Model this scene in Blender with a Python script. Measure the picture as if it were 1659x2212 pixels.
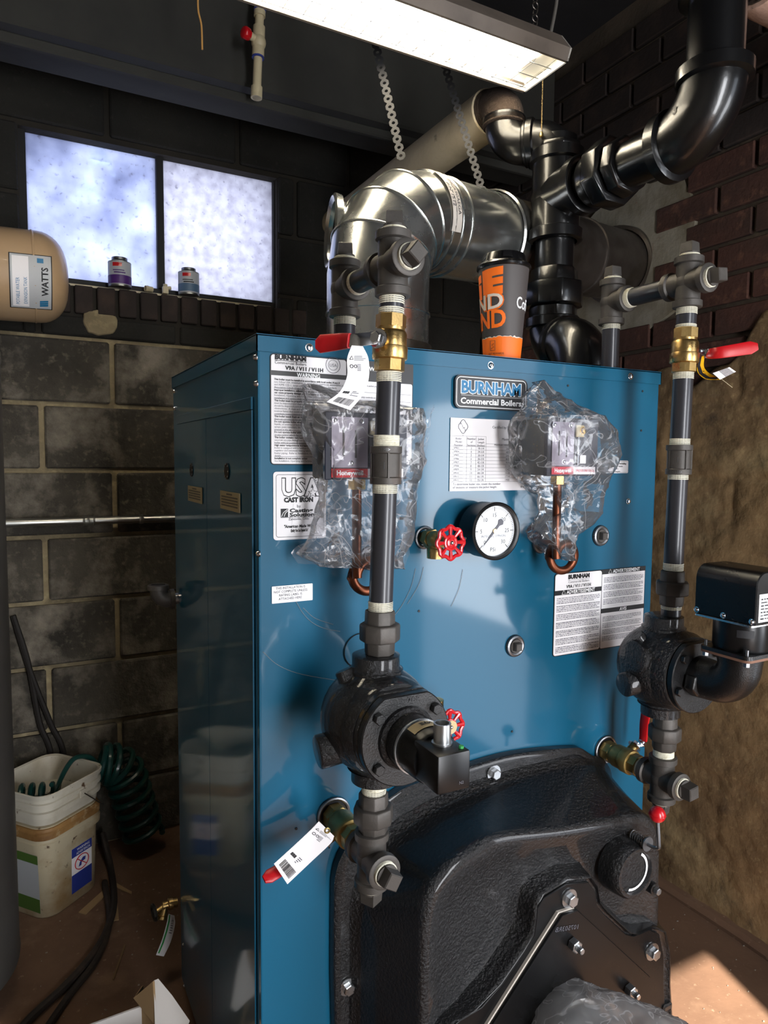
import bpy, bmesh, math, random
from mathutils import Vector as V, Matrix
random.seed(7)
for o in list(bpy.data.objects): bpy.data.objects.remove(o)
sc = bpy.context.scene
C = sc.collection

# ------------------------------------------------------------------ camera
CAM = V((-.3056, -.9689, 1.2618)); FPX = 1484.7; CX, CY = 829.5, 1106.0
FW = V((.4662, .8814, -.0761)); RT = V((.8842, -.4670, .0087)); DN = V((-.0279, -.0713, -.9971))
cam = bpy.data.cameras.new('camera'); cam.sensor_fit = 'VERTICAL'; cam.sensor_height = 24.0
cam.lens = FPX/2212*24.0; cam.clip_start = .01
co = bpy.data.objects.new('camera', cam); C.objects.link(co)
co.matrix_world = Matrix(((RT.x, -DN.x, -FW.x, CAM.x), (RT.y, -DN.y, -FW.y, CAM.y), (RT.z, -DN.z, -FW.z, CAM.z), (0, 0, 0, 1)))
sc.camera = co
def at(u, v, **k):          # photo pixel -> point on the world plane x=, y= or z=
    d = FW + RT*((u-CX)/FPX) + DN*((v-CY)/FPX)
    (a, val), = k.items(); i = 'xyz'.index(a)
    return CAM + d*((val-CAM[i])/d[i])

# ------------------------------------------------------------------ light
sc.view_settings.view_transform = 'Standard'; sc.view_settings.look = 'None'
sc.view_settings.gamma = 1.0; sc.view_settings.use_curve_mapping = False
sc.view_settings.exposure = 0.0
w = bpy.data.worlds.new('sky'); sc.world = w; w.use_nodes = True
bg = w.node_tree.nodes['Background']; bg.inputs[0].default_value = (.80, .88, 1.0, 1); bg.inputs[1].default_value = 3.0
sun = bpy.data.lights.new('sun', 'SUN'); sun.energy = 22; sun.angle = .009; sun.color = (1, .90, .78)
so = bpy.data.objects.new('sun', sun); C.objects.link(so)
so.rotation_euler = V((.245, .97, -.745)).to_track_quat('-Z', 'Y').to_euler()
def area(name, loc, direc, sx, sy, energy, col):
    l = bpy.data.lights.new(name, 'AREA'); l.shape = 'RECTANGLE'; l.size = sx; l.size_y = sy; l.energy = energy; l.color = col
    o = bpy.data.objects.new(name, l); C.objects.link(o); o.location = loc
    o.rotation_euler = V(direc).to_track_quat('-Z', 'Z').to_euler(); return o
area('daylight_side_doorway', (1.50, -1.5, 1.05), (-1, .0, 0), .96, 2.0, 56, (.95, .97, 1.0))
area('daylight_front_doorway', (.307, -2.62, 1.05), (0, 1, 0), .50, 2.0, 62, (.97, .98, 1.0))

# ------------------------------------------------------------------ materials
def lin(c):
    if isinstance(c, str):
        c = tuple(int(c[i:i+2], 16)/255 for i in (0, 2, 4))
        c = tuple(x/12.92 if x <= .04045 else ((x+.055)/1.055)**2.4 for x in c)
    return (c[0], c[1], c[2], 1)
MATS = {}
def mat(name, col, rough=.5, metal=0, bump=None, var=None, coat=0, spec=.5, emit=None, rvar=None):
    """bump=(scale,strength[,dist]) var=[(scale,lo,hi,colour,detail)...] layered noise stains"""
    m = bpy.data.materials.new(name); m.use_nodes = True; nt = m.node_tree; b = nt.nodes['Principled BSDF']
    b.inputs['Base Color'].default_value = lin(col); b.inputs['Roughness'].default_value = rough
    b.inputs['Metallic'].default_value = metal; b.inputs['Coat Weight'].default_value = coat; b.inputs['Coat Roughness'].default_value = .08
    b.inputs['Specular IOR Level'].default_value = spec
    if emit: b.inputs['Emission Color'].default_value = lin(emit[0]); b.inputs['Emission Strength'].default_value = emit[1]
    tc = nt.nodes.new('ShaderNodeTexCoord')
    def noise(scale, det=6, rough_=.6):
        n = nt.nodes.new('ShaderNodeTexNoise'); n.inputs['Scale'].default_value = scale; n.inputs['Detail'].default_value = det
        n.inputs['Roughness'].default_value = rough_; nt.links.new(tc.outputs['Object'], n.inputs['Vector']); return n
    prev = None
    for (s, lo, hi, c2, *r) in (var or []):
        n = noise(s, r[0] if r else 8); mr = nt.nodes.new('ShaderNodeMapRange')
        mr.inputs['From Min'].default_value = lo; mr.inputs['From Max'].default_value = hi; nt.links.new(n.outputs['Fac'], mr.inputs['Value'])
        mx = nt.nodes.new('ShaderNodeMix'); mx.data_type = 'RGBA'; nt.links.new(mr.outputs[0], mx.inputs[0])
        if prev: nt.links.new(prev, mx.inputs[6])
        else: mx.inputs[6].default_value = lin(col)
        mx.inputs[7].default_value = lin(c2); prev = mx.outputs[2]
    if prev: nt.links.new(prev, b.inputs['Base Color'])
    if rvar:
        n = noise(rvar[0]); mr = nt.nodes.new('ShaderNodeMapRange'); mr.inputs['From Min'].default_value = .3; mr.inputs['From Max'].default_value = .7
        mr.inputs['To Min'].default_value = rvar[1]; mr.inputs['To Max'].default_value = rvar[2]
        nt.links.new(n.outputs['Fac'], mr.inputs['Value']); nt.links.new(mr.outputs[0], b.inputs['Roughness'])
    if bump:
        n = noise(bump[0], 5); bp = nt.nodes.new('ShaderNodeBump'); bp.inputs['Strength'].default_value = bump[1]
        bp.inputs['Distance'].default_value = bump[2] if len(bump) > 2 else .002
        nt.links.new(n.outputs['Fac'], bp.inputs['Height']); nt.links.new(bp.outputs[0], b.inputs['Normal'])
    MATS[name] = m; return m
mat('blue', '0d5876', .42, 0, bump=(160, .05, .0006), coat=.75, spec=.2, var=[(2.2, .55, .95, '156680')])
mat('blue_edge', '0f4f6c', .35, coat=.4)
mat('iron', '4b4743', .52, .35, bump=(420, .35, .0006), var=[(30, .5, .8, '5f5954'), (14, .62, .8, '5c4a3e')])
mat('cast', '111113', .27, .0, bump=(200, 1.0, .004), coat=.4, var=[(60, .62, .8, '1b1b1c')])
mat('castfine', '0f0f10', .36, .0, bump=(500, .5, .0012), coat=.2)
mat('blackpaint', '0b0b0c', .28, .0, bump=(90, .25, .0012), coat=.35)
mat('blackpipe', '313136', .38, .2, bump=(120, .12, .0008), var=[(60, .58, .8, '34343a')], coat=.3)
mat('plate', '151516', .33, .3, rvar=(5, .22, .45))
mat('tape', 'e6e2cf', .75, 0, bump=(300, .6, .002), var=[(120, .55, .75, 'b9b296')])
mat('brass', 'c6a66c', .40, 1, bump=(350, .3, .0006), var=[(25, .5, .8, '9c7f4c'), (8, .55, .8, 'b08c50')], rvar=(30, .22, .45))
mat('brassd', 'a88f58', .40, .75, var=[(25, .5, .8, '7f6c48')])
mat('strapsteel', '303032', .7, .1)
mat('copper', '7d4b36', .42, .9, var=[(22, .45, .75, '5c3322')], rvar=(20, .25, .5))
mat('chrome', 'd8dade', .16, 1)
mat('zinc', 'c9cbcd', .28, 1, rvar=(30, .2, .4))
mat('galv', 'c6c8c6', .3, .95, var=[(9, .45, .75, 'a9aba8'), (40, .6, .8, '989b97')], rvar=(12, .15, .32))
mat('galvold', '6b6560', .42, .85, var=[(7, .4, .7, '4a4238')], rvar=(9, .3, .6))
mat('steel', '88898c', .4, 1)
mat('red', 'c60f1c', .30, coat=.4, bump=(200, .1, .0006))
mat('redgrip', 'c8141d', .38)
mat('white', 'f1eef0', .5)
mat('whiteprint', 'ffffff', .5)
mat('ink', '16161a', .6)
mat('inkgrey', '5a5a62', .6)
mat('inkred', 'd23a4a', .6)
mat('plateblack', '2f2e2f', .38)
mat('plateblue', '0a6f9e', .35)
mat('gold', 'c9b489', .4, .3)
mat('silverlabel', 'b2a888', .42, .35)
mat('greytext', '8d8d8d', .5)
mat('bakelite', '191d2e', .3, coat=.3)
mat('greycase', '54534f', .55, 0, bump=(300, .4, .001), var=[(200, .6, .7, 'a08040')])
mat('greyface', '9c95a2', .45)
mat('cupblack', '484240', .55)
mat('cuporange', 'f97316', .55)
mat('lid', '0b0b0c', .25, coat=.4)
mat('cuplight', 'd9cfc3', .55)
mat('mortar', '8d7f63', .95, bump=(60, .6, .004), var=[(6, .4, .7, '6b5f49'), (30, .5, .7, 'a39573')])
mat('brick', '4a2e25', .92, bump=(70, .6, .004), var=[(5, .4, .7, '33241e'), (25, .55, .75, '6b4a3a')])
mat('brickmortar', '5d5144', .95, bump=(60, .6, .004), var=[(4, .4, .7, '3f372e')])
mat('darkbrick', '2c2421', .9, bump=(70, .5, .003), var=[(9, .5, .7, '42342d')])  # darker brick colour for the upper courses and the window sill
mat('ceiling', '26262a', .9, bump=(12, .3, .01), var=[(2, .4, .7, '1d1d1f')])
mat('beam', '35342f', .85, bump=(20, .2, .004), var=[(5, .4, .7, '2a2926')])
mat('framesteel', '1b1a19', .7, bump=(90, .5, .002))
mat('cream', 'b79a78', .38, var=[(4, .5, .8, 'a98c69')], coat=.3)
mat('heater', '565350', .45, .25, var=[(3, .4, .7, '4a4744')])
mat('insul', 'bfb092', .85, bump=(35, .4, .004), var=[(5, .45, .7, '9a8c70'), (14, .64, .75, '3a332a')])
mat('insulpink', 'c3a08d', .85, bump=(35, .5, .006), var=[(8, .5, .75, '8f7264')])
mat('insulend', '3a2d23', .95, bump=(80, .8, .006))
mat('cpvc', 'c9bb98', .45, var=[(20, .5, .8, 'b0a27f')])
mat('housing', '6a5f55', .6, var=[(8, .45, .7, '564c44')])
mat('reflector', 'f3f0e6', .35)
mat('tube', 'ffffff', .3, emit=('fff3dc', 20))
mat('conduit', 'b5b5b0', .3, 1, rvar=(20, .25, .5))
mat('bucket', 'c9c3b4', .5, var=[(7, .5, .75, 'a89d88'), (40, .64, .7, '5c4632')])
mat('bucketold', 'b5a98e', .55, var=[(6, .45, .7, '8c6b3c'), (45, .62, .7, '4d3a28')])
mat('bucketstain', '9a7444', .6, var=[(9, .45, .7, '6d4a26'), (30, .55, .7, 'b8a27c')])
mat('bluelabel', '2a3a8c', .5)
mat('hose', '0f3b36', .3, coat=.3)
mat('cable', '1a1512', .6)
mat('rubber', '2d2723', .6, var=[(20, .5, .7, '44382f')])
mat('card', 'a88a63', .8)
mat('cardwhite', 'cfcac6', .7)
mat('woodscrap', '7a6040', .85)
mat('yellow', 'f2b40c', .5)
mat('purple', '4c2370', .45)
mat('tin', '9fa2a2', .3, 1)
mat('canblue', '54708c', .5)
mat('cangrey', 'b5b8bb', .5)
mat('wirecopper', 'e0a860', .4)
mat('cord', '5c5852', .6)
mat('green', '2f9a4a', .5)
mat('gasket', '7d5a48', .8)
mat('dial', 'e9edf2', .4)
mat('knobdark', '16140f', .5)
mat('litter', '938a7d', .8)
mat('grass', '4b6a2c', .6)
mat('concrete', '8f8a7c', .9, bump=(40, .5, .004), var=[(6, .45, .65, '6f6754'), (9, .6, .7, '6a4030')])

def wallmat(name, base, layers, bump):
    return mat(name, base, .93, 0, bump=bump, var=layers)
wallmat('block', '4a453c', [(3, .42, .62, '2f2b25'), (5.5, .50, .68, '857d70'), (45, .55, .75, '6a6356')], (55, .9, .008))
wallmat('darkblock', '26241f', [(3, .42, .62, '191815'), (45, .6, .75, '33302b')], (55, .8, .006))  # darker block colour for the upper rows of the back wall
wallmat('darkmortar', '2f2a22', [(6, .4, .7, '201d18')], (60, .6, .004))  # darker mortar colour behind those upper rows
wallmat('render', '8d7350', [(2.2, .42, .6, '68533a'), (4.5, .53, .70, 'aa946c'), (9, .6, .75, '4a3d30'), (60, .55, .75, '9c865f')], (38, .6, .006))
wallmat('floor', '7d5f4a', [(2, .4, .65, '5c4434'), (8, .55, .75, '8d7059'), (70, .62, .72, '9a7f68')], (30, .3, .003))
wallmat('plaster', '8b8478', [(2, .4, .6, '6f685d')], (30, .3, .004))

def plastic(name, haze, line=.42):      # thin clear film: mostly see-through, glossy creases
    m = bpy.data.materials.new(name); m.use_nodes = True; nt = m.node_tree; nt.nodes.clear()
    out = nt.nodes.new('ShaderNodeOutputMaterial'); tr = nt.nodes.new('ShaderNodeBsdfTransparent'); gl = nt.nodes.new('ShaderNodeBsdfGlossy')
    df = nt.nodes.new('ShaderNodeBsdfTranslucent'); d2 = nt.nodes.new('ShaderNodeBsdfDiffuse'); ad = nt.nodes.new('ShaderNodeMixShader'); ad.inputs[0].default_value = .5
    nt.links.new(df.outputs[0], ad.inputs[1]); nt.links.new(d2.outputs[0], ad.inputs[2])
    gl.inputs['Roughness'].default_value = .16; df.inputs[0].default_value = (.9, .9, .92, 1); d2.inputs[0].default_value = (.9, .9, .92, 1); tr.inputs[0].default_value = (.97, .97, .98, 1)
    fr = nt.nodes.new('ShaderNodeFresnel'); fr.inputs[0].default_value = 1.5
    tc = nt.nodes.new('ShaderNodeTexCoord'); n = nt.nodes.new('ShaderNodeTexNoise'); n.inputs['Scale'].default_value = 22; n.inputs['Detail'].default_value = 2; n.inputs['Distortion'].default_value = .8
    nt.links.new(tc.outputs['Object'], n.inputs['Vector'])
    bp = nt.nodes.new('ShaderNodeBump'); bp.inputs['Strength'].default_value = .5; bp.inputs['Distance'].default_value = .010; nt.links.new(n.outputs['Fac'], bp.inputs['Height'])
    nt.links.new(bp.outputs[0], gl.inputs['Normal']); nt.links.new(bp.outputs[0], fr.inputs['Normal'])
    tot = None
    for sc_, wd, dst in ((7, .012, 1.5), (15, .010, 1.0)):      # fine whitish fold lines
        n2 = nt.nodes.new('ShaderNodeTexNoise'); n2.inputs['Scale'].default_value = sc_; n2.inputs['Detail'].default_value = 2; n2.inputs['Distortion'].default_value = dst; nt.links.new(tc.outputs['Object'], n2.inputs['Vector'])
        s1 = nt.nodes.new('ShaderNodeMath'); s1.operation = 'SUBTRACT'; s1.inputs[1].default_value = .5; nt.links.new(n2.outputs['Fac'], s1.inputs[0])
        s2 = nt.nodes.new('ShaderNodeMath'); s2.operation = 'ABSOLUTE'; nt.links.new(s1.outputs[0], s2.inputs[0])
        s3 = nt.nodes.new('ShaderNodeMapRange'); s3.inputs['From Min'].default_value = 0; s3.inputs['From Max'].default_value = wd; s3.inputs['To Min'].default_value = line; s3.inputs['To Max'].default_value = haze; nt.links.new(s2.outputs[0], s3.inputs['Value'])
        if tot is None: tot = s3.outputs[0]
        else:
            s4 = nt.nodes.new('ShaderNodeMath'); s4.operation = 'MAXIMUM'; nt.links.new(tot, s4.inputs[0]); nt.links.new(s3.outputs[0], s4.inputs[1]); tot = s4.outputs[0]
    m1 = nt.nodes.new('ShaderNodeMixShader'); nt.links.new(tot, m1.inputs[0]); nt.links.new(tr.outputs[0], m1.inputs[1]); nt.links.new(ad.outputs[0], m1.inputs[2])
    ml = nt.nodes.new('ShaderNodeMath'); ml.operation = 'MULTIPLY'; ml.inputs[1].default_value = .9; nt.links.new(fr.outputs[0], ml.inputs[0])
    m2 = nt.nodes.new('ShaderNodeMixShader'); nt.links.new(ml.outputs[0], m2.inputs[0]); nt.links.new(m1.outputs[0], m2.inputs[1]); nt.links.new(gl.outputs[0], m2.inputs[2])
    nt.links.new(m2.outputs[0], out.inputs[0]); MATS[name] = m
plastic('film', .09); plastic('filmheavy', .42, .95)
def frosted(name, tint, dark, sc_, clear):
    m = bpy.data.materials.new(name); m.use_nodes = True; nt = m.node_tree; nt.nodes.clear()
    out = nt.nodes.new('ShaderNodeOutputMaterial'); tl = nt.nodes.new('ShaderNodeBsdfTranslucent'); tr = nt.nodes.new('ShaderNodeBsdfTransparent'); gl = nt.nodes.new('ShaderNodeBsdfGlossy')
    gl.inputs['Roughness'].default_value = .3; tr.inputs[0].default_value = (.75, .85, 1, 1)
    tc = nt.nodes.new('ShaderNodeTexCoord')
    def ns(s, d, lo, hi):
        n = nt.nodes.new('ShaderNodeTexNoise'); n.inputs['Scale'].default_value = s; n.inputs['Detail'].default_value = d; nt.links.new(tc.outputs['Object'], n.inputs['Vector'])
        r = nt.nodes.new('ShaderNodeMapRange'); r.inputs['From Min'].default_value = lo; r.inputs['From Max'].default_value = hi; nt.links.new(n.outputs['Fac'], r.inputs['Value']); return r.outputs[0]
    a = ns(sc_, 10, .4, .66); mx = nt.nodes.new('ShaderNodeMix'); mx.data_type = 'RGBA'; nt.links.new(a, mx.inputs[0]); mx.inputs[6].default_value = lin(tint); mx.inputs[7].default_value = lin(dark)
    b2 = ns(70, 8, .60, .80); my = nt.nodes.new('ShaderNodeMix'); my.data_type = 'RGBA'; nt.links.new(b2, my.inputs[0]); nt.links.new(mx.outputs[2], my.inputs[6]); my.inputs[7].default_value = lin('8a8794')
    nt.links.new(my.outputs[2], tl.inputs[0])
    mm = nt.nodes.new('ShaderNodeMixShader'); nt.links.new(ns(4.5, 4, *clear), mm.inputs[0]); nt.links.new(tl.outputs[0], mm.inputs[1]); nt.links.new(tr.outputs[0], mm.inputs[2])
    m3 = nt.nodes.new('ShaderNodeMixShader'); m3.inputs[0].default_value = .04; nt.links.new(mm.outputs[0], m3.inputs[1]); nt.links.new(gl.outputs[0], m3.inputs[2])
    nt.links.new(m3.outputs[0], out.inputs[0]); MATS[name] = m
frosted('paneleft', 'dfe2f4', 'a9adc4', 6, (.56, .7)); frosted('paneright', 'e0dee6', 'cbc8d1', 34, (.9, 1))

# ------------------------------------------------------------------ mesh helpers
OFF = {}
def reg(o, parent=None, off=V((0, 0, 0))):
    C.objects.link(o); OFF[o.name] = off
    if parent: o.parent = parent
    return o
def tag(o, label=None, cat=None, group=None, kind=None):
    if label: o['label'] = label
    if cat: o['category'] = cat
    if group: o['group'] = group
    if kind: o['kind'] = kind
    return o
def thing(name, loc, label=None, cat=None, group=None, kind=None):
    o = bpy.data.objects.new(name, None); o.location = loc; o.empty_display_size = .05
    reg(o, None, V(loc)); return tag(o, label, cat, group, kind)
def frame(ax):
    a = V(ax).normalized(); h = V((0, 0, 1)) if abs(a.z) < .9 else V((1, 0, 0))
    x = h.cross(a).normalized(); return x, a.cross(x), a
class MB:
    def __init__(s): s.v = []; s.f = []
    def add(s, vs, fs):
        k = len(s.v); s.v += [V(p) for p in vs]; s.f += [tuple(i+k for i in f) for f in fs]; return s
    def box(s, c, d, rot=None):
        c = V(c); hx, hy, hz = d[0]/2, d[1]/2, d[2]/2
        vs = [V((x, y, z)) for x in (-hx, hx) for y in (-hy, hy) for z in (-hz, hz)]
        if rot is not None: vs = [rot @ p for p in vs]
        return s.add([c+p for p in vs], [(0, 1, 3, 2), (4, 6, 7, 5), (0, 4, 5, 1), (2, 3, 7, 6), (0, 2, 6, 4), (1, 5, 7, 3)])
    def bx(s, x0, x1, y0, y1, z0, z1): return s.box(((x0+x1)/2, (y0+y1)/2, (z0+z1)/2), (x1-x0, y1-y0, z1-z0))
    def lathe(s, o, ax, prof, seg=24, ph=0., cap=True):
        x, y, a = frame(ax); o = V(o); vs = []; fs = []; n = len(prof)
        for h, r in prof:
            for i in range(seg):
                t = 2*math.pi*i/seg+ph; vs.append(o+a*h+x*(r*math.cos(t))+y*(r*math.sin(t)))
        for j in range(n-1):
            for i in range(seg):
                i2 = (i+1) % seg; fs.append((j*seg+i, j*seg+i2, (j+1)*seg+i2, (j+1)*seg+i))
        if cap: fs.append(tuple(range(seg-1, -1, -1))); fs.append(tuple((n-1)*seg+i for i in range(seg)))
        return s.add(vs, fs)
    def cyl(s, a, b, r, seg=20, r2=None):
        d = V(b)-V(a); return s.lathe(a, d, [(0, r), (d.length, r if r2 is None else r2)], seg)
    def tube(s, pts, r, seg=8, cap=True):
        pts = [V(p) for p in pts]; n = len(pts); vs = []; fs = []; px = None
        for k in range(n):
            t = (pts[min(k+1, n-1)]-pts[max(k-1, 0)]).normalized()
            if px is None: px = frame(t)[0]
            px = (px-t*px.dot(t)).normalized(); py = t.cross(px); rr = r[k] if isinstance(r, (list, tuple)) else r
            for i in range(seg):
                a = 2*math.pi*i/seg; vs.append(pts[k]+px*(rr*math.cos(a))+py*(rr*math.sin(a)))
        for k in range(n-1):
            for i in range(seg):
                i2 = (i+1) % seg; fs.append((k*seg+i, k*seg+i2, (k+1)*seg+i2, (k+1)*seg+i))
        if cap: fs.append(tuple(range(seg-1, -1, -1))); fs.append(tuple((n-1)*seg+i for i in range(seg)))
        return s.add(vs, fs)
    def prism(s, pts, d):              # closed polygon of points pushed along d
        pts = [V(p) for p in pts]; n = len(pts); d = V(d)
        return s.add(pts+[p+d for p in pts], [tuple(range(n)), tuple(range(2*n-1, n-1, -1))]+[(i, i+n, (i+1) % n+n, (i+1) % n) for i in range(n)])
    def loft(s, loops, cap0=True, cap1=True):
        n = len(loops[0]); vs = [p for l in loops for p in l]; fs = []
        for k in range(len(loops)-1):
            for i in range(n):
                i2 = (i+1) % n; fs.append((k*n+i, k*n+i2, (k+1)*n+i2, (k+1)*n+i))
        if cap0: fs.append(tuple(range(n-1, -1, -1)))
        if cap1: fs.append(tuple((len(loops)-1)*n+i for i in range(n)))
        return s.add(vs, fs)
    def sphere(s, c, r, ax=(0, 0, 1), seg=20, n=10, k=1.):
        return s.lathe(c, ax, [(-r*k*math.cos(math.pi*i/n), max(r*math.sin(math.pi*i/n), r*.01)) for i in range(n+1)], seg)
    def torus(s, c, ax, R, r, seg=24, sec=8, a0=0., a1=2*math.pi):
        x, y, a = frame(ax); full = abs(a1-a0-2*math.pi) < 1e-6
        pts = [V(c)+x*(R*math.cos(a0+(a1-a0)*i/seg))+y*(R*math.sin(a0+(a1-a0)*i/seg)) for i in range(seg+1)]
        return s.tube(pts, r, sec, not full)
    def build(s, name, m, parent=None, angle=35, bevel=0, flat=False, seg=1):
        me = bpy.data.meshes.new(name)
        if parent is None:
            lo = [min(p[i] for p in s.v) for i in range(3)]; hi = [max(p[i] for p in s.v) for i in range(3)]
            off = V(((lo[0]+hi[0])/2, (lo[1]+hi[1])/2, lo[2]))
        else: off = OFF[parent.name]
        me.from_pydata([tuple(p-off) for p in s.v], [], s.f)
        bm = bmesh.new(); bm.from_mesh(me)
        bmesh.ops.recalc_face_normals(bm, faces=bm.faces)
        if bevel:
            es = [e for e in bm.edges if len(e.link_faces) == 2 and e.calc_face_angle(0) > math.radians(30)]
            bmesh.ops.bevel(bm, geom=es, offset=bevel, segments=seg, affect='EDGES', profile=.5)
        bm.to_mesh(me); bm.free()
        if not flat:
            me.shade_smooth(); me.set_sharp_from_angle(angle=math.radians(angle))
        me.materials.append(MATS[m]); o = bpy.data.objects.new(name, me)
        if parent is None: o.location = off
        elif name in ('fine_print', 'barcode', 'rule', 'dial_ticks', 'wire_guard', 'spring_tab', 'header_bar', 'slot', 'logo_mark'): o['kind'] = 'stuff'
        return reg(o, parent, off)
def mesh(): return MB()
def txt(s, size, m, parent, o, ex, ey, align='CENTER', bold=0., width=None, fn=None, name='lettering', depth=.0001, line=1., shear=0., valign='TOP_BASELINE', res=2):
    c = bpy.data.curves.new('t', 'FONT'); c.body = s; c.size = size; c.offset = bold; c.resolution_u = res; c.align_x = align; c.space_line = line; c.shear = shear; c.align_y = valign
    t = bpy.data.objects.new('t', c); C.objects.link(t)
    me = bpy.data.meshes.new_from_object(t); bpy.data.objects.remove(t); bpy.data.curves.remove(c)
    xs = [v.co.x for v in me.vertices]; k = 1.
    if width and xs: k = width/(max(xs)-min(xs))
    o = V(o); ex = V(ex).normalized(); ey = V(ey).normalized(); n = ex.cross(ey); off = OFF[parent.name]
    for v in me.vertices:
        x, y = v.co.x*k, v.co.y
        v.co = ((fn(x, y) if fn else o+ex*x+ey*y+n*depth))-off
    me.materials.clear(); me.materials.append(MATS[m]); me.name = name
    ob = bpy.data.objects.new(name, me); return reg(ob, parent, off)
def arc(c, ex, ey, r, a0, a1, n):
    return [V(c)+V(ex)*(r*math.cos(a0+(a1-a0)*i/n))+V(ey)*(r*math.sin(a0+(a1-a0)*i/n)) for i in range(n+1)]
def rrect(x0, x1, z0, z1, r, y, n=5):
    o = []
    for (cx, cz, a) in ((x1-r, z1-r, 0), (x0+r, z1-r, 90), (x0+r, z0+r, 180), (x1-r, z0+r, 270)):
        for i in range(n+1):
            t = math.radians(a+90*i/n); o.append(V((cx+r*math.cos(t), y, cz+r*math.sin(t))))
    return o
def curve(pts, n=8):            # Catmull-Rom through points
    pts = [V(p) for p in pts]; P_ = [pts[0]*2-pts[1]]+pts+[pts[-1]*2-pts[-2]]; o = []
    for k in range(1, len(P_)-2):
        a, b, c_, d = P_[k-1:k+3]
        for i in range(n):
            t = i/n; o.append(.5*((2*b)+(c_-a)*t+(2*a-5*b+4*c_-d)*t*t+(3*b-a-3*c_+d)*t**3))
    o.append(pts[-1]); return o
# ================================================================== the room
from mathutils import noise as mnoise
XR, YB, ZC, YF, XL = 1.366, 1.361, 2.65, -2.5, -1.6
def struct(b, name, m, parent=None, **k):
    o = b.build(name, m, parent, **k)
    if parent is None: o['kind'] = 'structure'
    return o
fl = struct(mesh().bx(XL-.1, XR+.13, YF-.12, YB+.2, -.1, 0), 'floor', 'floor')
struct(mesh().bx(XL-.1, XR+.13, YF-.12, YB+.2, ZC, ZC+.1), 'ceiling', 'ceiling')
struct(mesh().bx(XL-.12, XL, YF-.12, YB+.2, 0, ZC), 'wall_left', 'plaster')
b = mesh(); b.bx(XL, .05, YF-.12, YF, 0, ZC); b.bx(.564, XR, YF-.12, YF, 0, ZC); b.bx(.05, .564, YF-.12, YF, 2.1, ZC)
struct(b, 'wall_front', 'plaster')
# right wall: rendered below, brick above, doorway towards the camera end
wr = thing('wall_right', (XR, 0, 0), kind='structure')
b = mesh(); b.bx(XR+.012, XR+.13, -1.0, YB+.16, 0, ZC); b.bx(XR+.012, XR+.13, -2.0, -1.0, 2.08, ZC); b.bx(XR+.012, XR+.13, YF, -2.0, 0, ZC)
b.build('masonry', 'brickmortar', wr)
NY, NZ = 230, 150; ys = [-1.0+(YB+1.0)*i/NY for i in range(NY+1)]; vs = []; fs = []
for i, y in enumerate(ys):
    top = 1.47+.10*mnoise.noise(V((y*3, 0, 4)))+.05*mnoise.noise(V((y*11, 2, 0)))
    top += .18*max(0, min(1, (.35-y)/.2))
    for j in range(NZ+1):
        z = top*j/NZ; q = V((0, y, z))
        d = .010*mnoise.noise(q*2.3)+.009*mnoise.noise(q*6+V((3, 1, 2)))+.005*mnoise.noise(q*17)+.003*mnoise.noise(q*40)
        wob = .012*mnoise.noise(q*7+V((5, 5, 5))); zc = (z+wob) % .2032; row = int((z+wob)/.2032); yc_ = (y+wob+row*.2032) % .4064
        gz, gy_ = min(zc, .2032-zc), min(yc_, .4064-yc_); fade = max(0, mnoise.noise(q*2.1+V((0, 9, 1)))+.35)
        d += .014*fade*max(max(0, 1-gz/.016), max(0, 1-gy_/.016))
        e = 1 if j < NZ else 0
        vs.append((XR-.004-.012*e+d*.9, y, z))
for i in range(NY):
    for j in range(NZ): a = i*(NZ+1)+j; fs.append((a, a+1, a+NZ+2, a+NZ+1))
mesh().add(vs, fs).build('render_coat', 'render', wr, angle=80)
CR, LB = .0815, .208
k = 0
for r in range(15):
    z = 1.44+r*CR
    if z+CR > ZC: break
    y = -.95+(r % 2)*LB/2
    while y < YB-.05:
        if not ((y+.1-.63)**2+(z+.04-1.885)**2 < .21**2):
            rb = .0035*random.random()
            mesh().bx(XR-.002-rb, XR+.02, y, min(y+LB-.012, YB-.01), z, z+CR-.013).build('brick', 'darkbrick' if z > 2.02 else 'brick', wr, bevel=.003)
        y += LB
b = mesh(); pts = []
for i in range(26):
    t = 2*math.pi*i/26; r = .235+.05*mnoise.noise(V((math.cos(t)*2, math.sin(t)*2, 7)))
    pts.append(V((XR-.001, .60+r*math.cos(t), 1.875+r*1.05*math.sin(t))))
b.prism(pts, (.02, 0, 0)); b.build('mortar_patch', 'concrete', wr)
# base curb between right wall and floor
struct(mesh().tube([(XR-.012, y, .012+.006*mnoise.noise(V((y*4, 0, 0)))) for y in [-1+i*.1 for i in range(24)]], .022, 8), 'baseboard_right', 'floor')

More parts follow.
